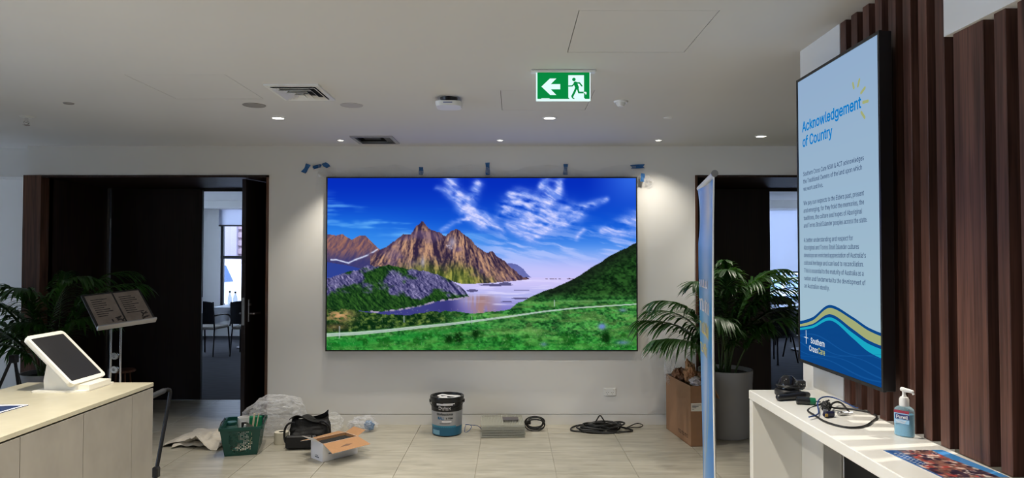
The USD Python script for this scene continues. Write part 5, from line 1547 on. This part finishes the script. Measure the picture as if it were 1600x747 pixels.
# hand sanitiser
t = thing('sanitiser_bottle', 'blue hand sanitiser pump bottle standing by the slats', 'bottle', (1.445, 2.525, CT), -52)
def oval(z, a, b, n=40, e=2.6):
    th = np.linspace(0, 2 * PI, n, endpoint=False)
    return np.stack([a * np.sign(np.cos(th)) * np.abs(np.cos(th)) ** (2 / e), b * np.sign(np.sin(th)) * np.abs(np.sin(th)) ** (2 / e), np.full(n, z)], 1)
def loft(rings):
    n = len(rings[0])
    v = np.vstack(rings + [rings[0].mean(0)[None], rings[-1].mean(0)[None]])
    f = []
    for i in range(len(rings) - 1):
        for k in range(n):
            l = (k + 1) % n
            f += [[i * n + k, i * n + l, (i + 1) * n + l], [i * n + k, (i + 1) * n + l, (i + 1) * n + k]]
    c0, c1 = len(rings) * n, len(rings) * n + 1
    for k in range(n):
        l = (k + 1) % n
        f += [[c0, l, k], [c1, (len(rings) - 1) * n + k, (len(rings) - 1) * n + l]]
    return trimesh.Trimesh(v, f, process=False)
shape = [(0, .030, .020), (.003, .0335, .0225), (.09, .0335, .0225), (.100, .031, .021), (.107, .022, .017), (.110, .014, .014)]
obj('bottle_body', loft([oval(z, a, b) for z, a, b in shape]), film('bottle_clear', lin(180, 215, 225), .22, .05), t)
obj('gel', loft([oval(z, a * .95, b * .95) for z, a, b in [(.002, .030, .020), (.005, .0335, .0225), (.082, .0335, .0225)]]), mat('gel_blue', lin(112, 186, 222), .15, trans=.15), t)
def front(poly, d):
    m = trimesh.creation.extrude_polygon(poly, .0005, engine='earcut')
    v = m.vertices
    m.vertices = np.stack([v[:, 0], -.0228 - d - v[:, 2], v[:, 1]], 1)
    m.fix_normals()
    return m
obj('label', front(sbox(-.026, .048, .026, .093), 0), mat('bottle_label', lin(150, 196, 226), .4), t, smooth=False)
obj('red_band', front(sbox(-.026, .086, .026, .096), .0006), mat('label_red', lin(150, 34, 58), .4), t, smooth=False)
obj('navy_panel', front(sbox(-.022, .064, .026, .082), .0006), mat('label_navy', lin(40, 52, 110), .4), t, smooth=False)
m = text('Purell', .0115, True, width=.040, depth=.0005)
obj('lettering', to_frame(m, (-.018, -.0242, .067), (1, 0, 0), (0, 0, 1)), M['white_board'], t, smooth=False)
obj('fine_print', [front(sbox(-.02, .050 + .004 * i, .012 + .002 * i, .0515 + .004 * i), .0008) for i in range(3)], M['white_board'], t, smooth=False, kind='stuff')
obj('collar', lathe([(0, .108), (.014, .108), (.0165, .112), (.0165, .134), (.013, .142), (.008, .144), (.007, .150), (0, .150)], 28), M['white_plastic'], t)
obj('pump_stem', cyl((0, 0, .15), (0, 0, .163), .006, 14), M['white_plastic'], t)
obj('pump_head', trimesh.convex.convex_hull(np.vstack([mv(trimesh.creation.icosphere(2, .008), 0, 0, .168).vertices, mv(trimesh.creation.icosphere(2, .0062), .028, 0, .166).vertices, mv(trimesh.creation.icosphere(2, .008), -.006, 0, .170).vertices])), M['white_plastic'], t)
obj('nozzle', cyl((.028, 0, .166), (.033, 0, .155), .004, 10), M['white_plastic'], t)

# flyer with a crowd photo
fy = thing('flyer', 'colourful flyer with a crowd photo and blue borders lying on the counter', 'flyer', (1.262, 2.335, CT))
NXf, NYf = 70, 96
vv, uu = np.meshgrid(np.linspace(0, 1, NYf), np.linspace(0, 1, NXf), indexing='ij')      # v: towards the viewer, u: towards the slats
q3 = lambda a, b, c: np.stack([uu * a, vv * b, np.full_like(uu, c)], -1)
n1, n2, n3 = meshkit.fbm(q3(9, 13, 1), 4, 1), meshkit.fbm(q3(12, 15, 4), 4, 2), meshkit.fbm(q3(22, 28, 6), 3, 3)
crowd = np.array([150, 100, 84.]) * (1 - n2[..., None]) + np.array([96, 70, 72.]) * n2[..., None]
for th_, col in ((.58, (168, 70, 66)), (.62, (206, 176, 164)), (.60, (52, 40, 60)), (.66, (214, 198, 190))):
    k_ = np.clip((meshkit.fbm(q3(10, 14, th_ * 30), 4, int(th_ * 100)) - th_ + .06) / .06, 0, 1)[..., None]
    crowd = crowd * (1 - k_) + np.array(col, float) * k_
crowd = crowd * (.75 + .6 * n3[..., None])
img = crowd
bl = np.clip((uu - .80 + .04 * np.sin(vv * 5)) / .03, 0, 1)[..., None]
img = img * (1 - bl) + np.array([70, 146, 214.]) * bl
l_ = np.clip((.24 - uu - .10 * np.clip(vv - .45, 0, 1)) / .03, 0, 1)[..., None] * np.clip((.62 - vv) / .1, 0, 1)[..., None]
img = img * (1 - l_) + np.array([42, 84, 146.]) * l_
l2 = np.clip((.05 - uu) / .02, 0, 1)[..., None]
img = img * (1 - l2) + np.array([60, 110, 170.]) * l2
picture_mesh(f'{fy.GetPath()}/print', np.clip(img, 0, 255), (0, 0, .0016), (.997, .02, 0), (.074, -.997, 0), .205, .285, paint_attr('flyer_print', 'paint', .25))
a_, b_ = np.array([.997, .02, 0]) * .205, np.array([.074, -.997, 0]) * .285
obj('sheet', prism_xy(Polygon([(0, 0), tuple(a_[:2]), tuple((a_ + b_)[:2]), tuple(b_[:2])]), 0, .0012), M['white_board'], fy, smooth=False)
for i in range(2):
    obj('text_band', [to_frame(prism_xy(sbox(.020 + .004 * j, 0, .0225 + .004 * j + .001, .009), 0, .0004), np.array([.012 + .018 * i, .0, .0017]) + np.array([.074, -.997, 0]) * (.02 + .012 * j), (.074, -.997, 0), (.997, .02, 0)) for j in range(9)], M['white_board'], fy, smooth=False, kind='stuff')

# ------------------------------------------------------------------ rooms beyond the doors
M['blind'] = usdkit.material(stage, '/World/Looks/roller_blind', {'d': ('diffuse_bsdf', {'color': lin(196, 198, 208)}), 't': ('translucent_bsdf', {'color': lin(226, 228, 236)}), 'mx': ('mix_closure', {'fac': .82})}, [('d.BSDF', 'mx.closure1'), ('t.BSDF', 'mx.closure2')], surface='mx.closure')
for nm, w, zb_, lb in (('l', WL, 2.24, 'short roller blind over the window with the white car outside'), ('r', WR, 1.30, 'long pale roller blind drawn halfway down behind the potted palm')):
    t = thing('roller_blind', lb, 'blind', ((w[0] + w[1]) / 2, FAR - .03, zb_))
    hwid = (w[1] - w[0]) / 2 + .03
    obj('fabric', bx(-hwid, hwid, -.001, .001, 0, 2.66 - zb_), M['blind'], t)
    obj('hem_bar', bx(-hwid, hwid, -.008, .008, -.025, .004, .003), M['dark_frame'], t)
    obj('roller', cyl((-hwid, 0, 2.65 - zb_), (hwid, 0, 2.65 - zb_), .025, 14), M['white'], t)
struct('trim_pelmet', [bx(-6.9, -1.0, 13.35, FAR, 2.56, CEIL)], M['wall'])
struct('trim_pelmet', [bx(0.6, 7.9, 13.2, FAR, 2.54, CEIL)], M['wall'])


def dining_chair(label, loc, deg):
    t = thing('dining_chair', label, 'chair', loc, deg)
    obj('seat', bx(-.22, .22, -.22, .22, .43, .475, .018), M['seat_beige'], t)
    obj('backrest', grid_back(), M['chair_fabric'], t)
    for sx in (-.21, .21):
        obj('leg', tube([(sx, -.20, .45), (sx * 1.08, -.24, 0)], .012, 8), M['black_metal'], t)
        obj('leg', tube([(sx, .20, .45), (sx * 1.08, .26, 0)], .012, 8), M['black_metal'], t)
        obj('armrest', tube(smooth_path([(sx * 1.08, -.22, .45), (sx * 1.12, -.21, .62), (sx * 1.12, -.12, .655), (sx * 1.12, .14, .665), (sx * 1.05, .22, .66)], 26), .014, 8), M['black'], t)
        obj('back_post', tube([(sx * 1.0, .20, .45), (sx * 1.02, .25, .88)], .012, 8), M['black_metal'], t)
    return t


def grid_back():
    return thick(grid(16, 10, lambda u, v: np.stack([-.215 + .43 * u, .215 + .045 * np.sin(u * PI) + .03 * v, .53 + .37 * v - .03 * (2 * u - 1) ** 2 * v], -1)), .03)


def tub_chair(label, loc, deg):
    t = thing('tub_chair', label, 'chair', loc, deg)
    def shell(u, v):
        a = -.35 + (PI + .7) * u
        r = .29 + .02 * v
        h = .44 + (.40 * np.sin(np.clip(u, .0, 1) * PI) ** .7 + .02) * v
        return np.stack([r * np.cos(a), r * np.sin(a) * .95, h], -1)
    obj('backrest', thick(grid(36, 10, shell), .03), M['chair_fabric'], t, smooth=60)
    obj('seat', prism_xy(rrect(.52, .50, .15), .40, .47), M['chair_fabric'], t)
    for sx in (-1, 1):
        for sy in (-1, 1):
            obj('leg', tube([(sx * .17, sy * .17, .41), (sx * .23, sy * .22, 0)], .013, 8), M['black_metal'], t)
    return t


def table(label, cloth_label, loc, rad, square=True):
    t = thing('dining_table', label, 'table', loc)
    obj('pedestal', cyl((0, 0, .03), (0, 0, .72), .035, 16), M['black_metal'], t)
    obj('foot', lathe([(0, 0), (.24, 0), (.24, .02), (0, .035)], 32), M['black_metal'], t)
    poly = sbox(-rad, -rad, rad, rad) if square else Point(0, 0).buffer(rad, quad_segs=16)
    obj('tabletop', prism_xy(poly, .715, .742), M['white_gloss'], t)
    if cloth_label:
        c = thing('tablecloth', cloth_label, 'tablecloth', (loc[0], loc[1], .7425))
        obj('top_cloth', prism_xy(poly.buffer(.012), 0, .004), M['tablecloth'], c)
        def skirt(u, v):
            a = u * 2 * PI
            k_ = 1 / np.maximum(np.abs(np.cos(a)), np.abs(np.sin(a))) if square else 1.0
            r = (rad + .014) * k_ + .012 * v * np.sin(a * 18)
            drop = .20 + (.10 * (k_ - 1) / .414 if square else 0)
            return np.stack([r * np.cos(a), r * np.sin(a), .002 - drop * v], -1)
        obj('drape', grid(145, 8, skirt), M['tablecloth'], c, smooth=50)
    return t


table('square dining table under the white cloth with two bottles', 'white cloth draped on the table with the two bottles', (-4.62, 12.1, 0), .5)
dining_chair('dining chair with a beige seat at the near corner of the clothed table', (-4.98, 11.25, 0), 172)
dining_chair('dining chair tucked under the clothed table behind the open door leaf', (-4.34, 11.30, 0), 184)
dining_chair('dining chair on the window side of the clothed table', (-4.60, 12.95, 0), 0)
for i, (px, hh2, lb) in enumerate(((359, .26, 'slim clear water bottle on the table, the one by the window frame'), (367.5, .25, 'slim clear water bottle on the table, the one by the door leaf'))):
    q = at_y(px, 470, 11.95)
    t = thing('water_bottle', lb, 'bottle', (q[0], 11.95, .7475))
    obj('bottle_body', lathe([(0, 0), (.032, 0), (.034, .004), (.034, .13), (.028, .165), (.014, .195), (.013, hh2 - .03), (0, hh2 - .03)], 24), film(f'water_glass_{i}', lin(190, 205, 225), .35, .05) if i == 0 else UsdShade.Material.Get(stage, '/World/Looks/water_glass_0'), t)
    obj('cap', lathe([(0, hh2 - .031), (.015, hh2 - .031), (.015, hh2), (0, hh2)], 16), M['black'], t)

table('round white dining table in the room behind the potted palm', None, (5.05, 11.75, 0), .62, False)
tub_chair('dark grey tub chair nearest the doorway behind the palm', (4.03, 10.45, 0), -150)
tub_chair('dark grey tub chair in front of the round white table', (4.63, 10.85, 0), -170)
tub_chair('dark grey tub chair on the window side of the round white table', (5.02, 12.65, 0), 0)

# ------------------------------------------------------------------ outside the windows
struct('ground', bx(-40, 40, 14.05, 60, -.5, -.12), mat('asphalt', lin(96, 96, 100), .9, noise=(2, .1)))
lw = thing('garage_wall', 'pinkish rendered garage wall with horizontal louvres beyond the car', 'wall', (-8.5, 20.0, -.12))
M['pink_render'] = mat('pink_render', lin(158, 136, 142), .85)
obj('wall_slab', bx(-5, 4.5, .1, .4, 0, 3.5), M['pink_render'], lw)
for i in range(8):
    obj('louvre', bx(-5, 4.5, 0.02, .12, 1.3 + .24 * i, 1.46 + .24 * i, .01), M['pink_render'], lw)
for i in range(8):
    obj('pier', bx(-5 + 1.25 * i, -4.55 + 1.25 * i, -.08, .12, 0, 3.5, .01), mat('pier_grey', lin(150, 140, 158), .85) if i == 0 else UsdShade.Material.Get(stage, '/World/Looks/pier_grey'), lw)

car = thing('car', 'white car parked outside the window of the dining room', 'car', (-8.62, 17.3, -.12))
prof = Polygon([(-2.25, .42), (-2.28, .75), (-2.15, .92), (-1.25, 1.02), (-.55, 1.58), (.2, 1.68), (1.35, 1.64), (1.95, 1.52), (2.12, 1.05), (2.22, .95), (2.26, .45), (1.85, .36), (-1.9, .34)])
for wx in (-1.42, 1.38):
    prof = prof.difference(Point(wx, .34).buffer(.40, quad_segs=12))
pr = prof.buffer(-.04).buffer(.04)
m = cat_([prism_xz(pr, -.85, .85)])
M['car_white'] = mat('car_white', lin(206, 208, 214), .25, coat=.4)
obj('body', m, M['car_white'], car, smooth=30)
M['car_glass'] = mat('car_glass', lin(54, 84, 130), .08)
for nm, pg in (('window_glass', [(-.95, 1.08), (-.42, 1.52), (.35, 1.60), (.35, 1.08)]), ('window_glass', [(.43, 1.08), (.43, 1.60), (1.25, 1.57), (1.32, 1.08)]), ('window_glass', [(1.40, 1.08), (1.33, 1.56), (1.72, 1.50), (1.90, 1.12)])):
    obj(nm, prism_xz(Polygon(pg), -.862, -.85), M['car_glass'], car, smooth=False)
    obj(nm, prism_xz(Polygon(pg), .85, .862), M['car_glass'], car, smooth=False)
for wx in (-1.42, 1.38):
    for s in (-1, 1):
        obj('wheel', rot(lathe([(.12, -.10), (.30, -.11), (.34, -.08), (.34, .08), (.30, .11), (.12, .10), (.12, -.10)], 32), 90, (1, 0, 0)).apply_translation([wx, s * .74, .34]), M['rubber'], car)
        obj('hub', rot(lathe([(0, -.09), (.20, -.10), (.21, .1), (0, .09)], 28), 90, (1, 0, 0)).apply_translation([wx, s * .75, .34]), M['steel'], car)
obj('tail_light', [bx(2.02, 2.20, s * .80 - .04, s * .80 + .055, .60, .72, .01) for s in (-1, 1)], mat('tail_red', lin(150, 30, 34), .3), car)
obj('sill_trim', bx(-1.0, .95, -.865, .865, .33, .42, .01), M['black'], car)

fe = thing('white_fence', 'white post and rail fence outside the room behind the palm', 'fence', (6.5, 18.2, -.12))
for i in range(9):
    obj('post', bx(-3 + .75 * i - .04, -3 + .75 * i + .04, -.04, .04, 0, 1.62, .006), M['white_gloss'], fe)
for z in (.35, .72, 1.08, 1.5):
    obj('rail', bx(-3.05, 3.05, -.025, .025, z, z + .085, .006), M['white_gloss'], fe)
bg_ = thing('far_building', 'pale blue building with windows beyond the white fence', 'building', (8.5, 26, -.12))
M['blue_render'] = mat('blue_render', lin(150, 172, 212), .85)
obj('facade', bx(-7, 6, 0, .4, 0, 4.4), M['blue_render'], bg_)
for i in range(6):
    f_ = obj('window_frame', bx(-6 + 2 * i, -4.9 + 2 * i, -.05, .02, 1.0, 2.3, .01), M['white_gloss'], bg_)
    obj('pane', bx(-5.92 + 2 * i, -4.98 + 2 * i, -.06, -.05, 1.08, 2.22), M['car_glass'], f_)
sh = thing('shrub', 'green shrub by the white fence outside', 'shrub', (6.9, 20.0, -.12))
g = np.random.default_rng(9)
V, Fc = [], []
for i in range(900):
    d = g.normal(size=3)
    d /= np.linalg.norm(d)
    c0 = np.array([0, 0, .9]) + d * np.array([.8, .5, .9]) * g.uniform(.6, 1)
    a1 = g.normal(size=3) * .06
    a2 = g.normal(size=3) * .03
    n = len(V)
    V += [c0 - a1, c0 + a2, c0 + a1, c0 - a2]
    Fc += [[n, n + 1, n + 2], [n, n + 2, n + 3]]
obj('foliage', trimesh.Trimesh(np.array(V), Fc, process=False), M['leaf'], sh, smooth=False, kind='stuff')
for k in range(5):
    obj('stem', tube([(0, 0, 0), (g.uniform(-.4, .4), g.uniform(-.3, .3), 1.2)], .015, 6), M['stem'], sh)
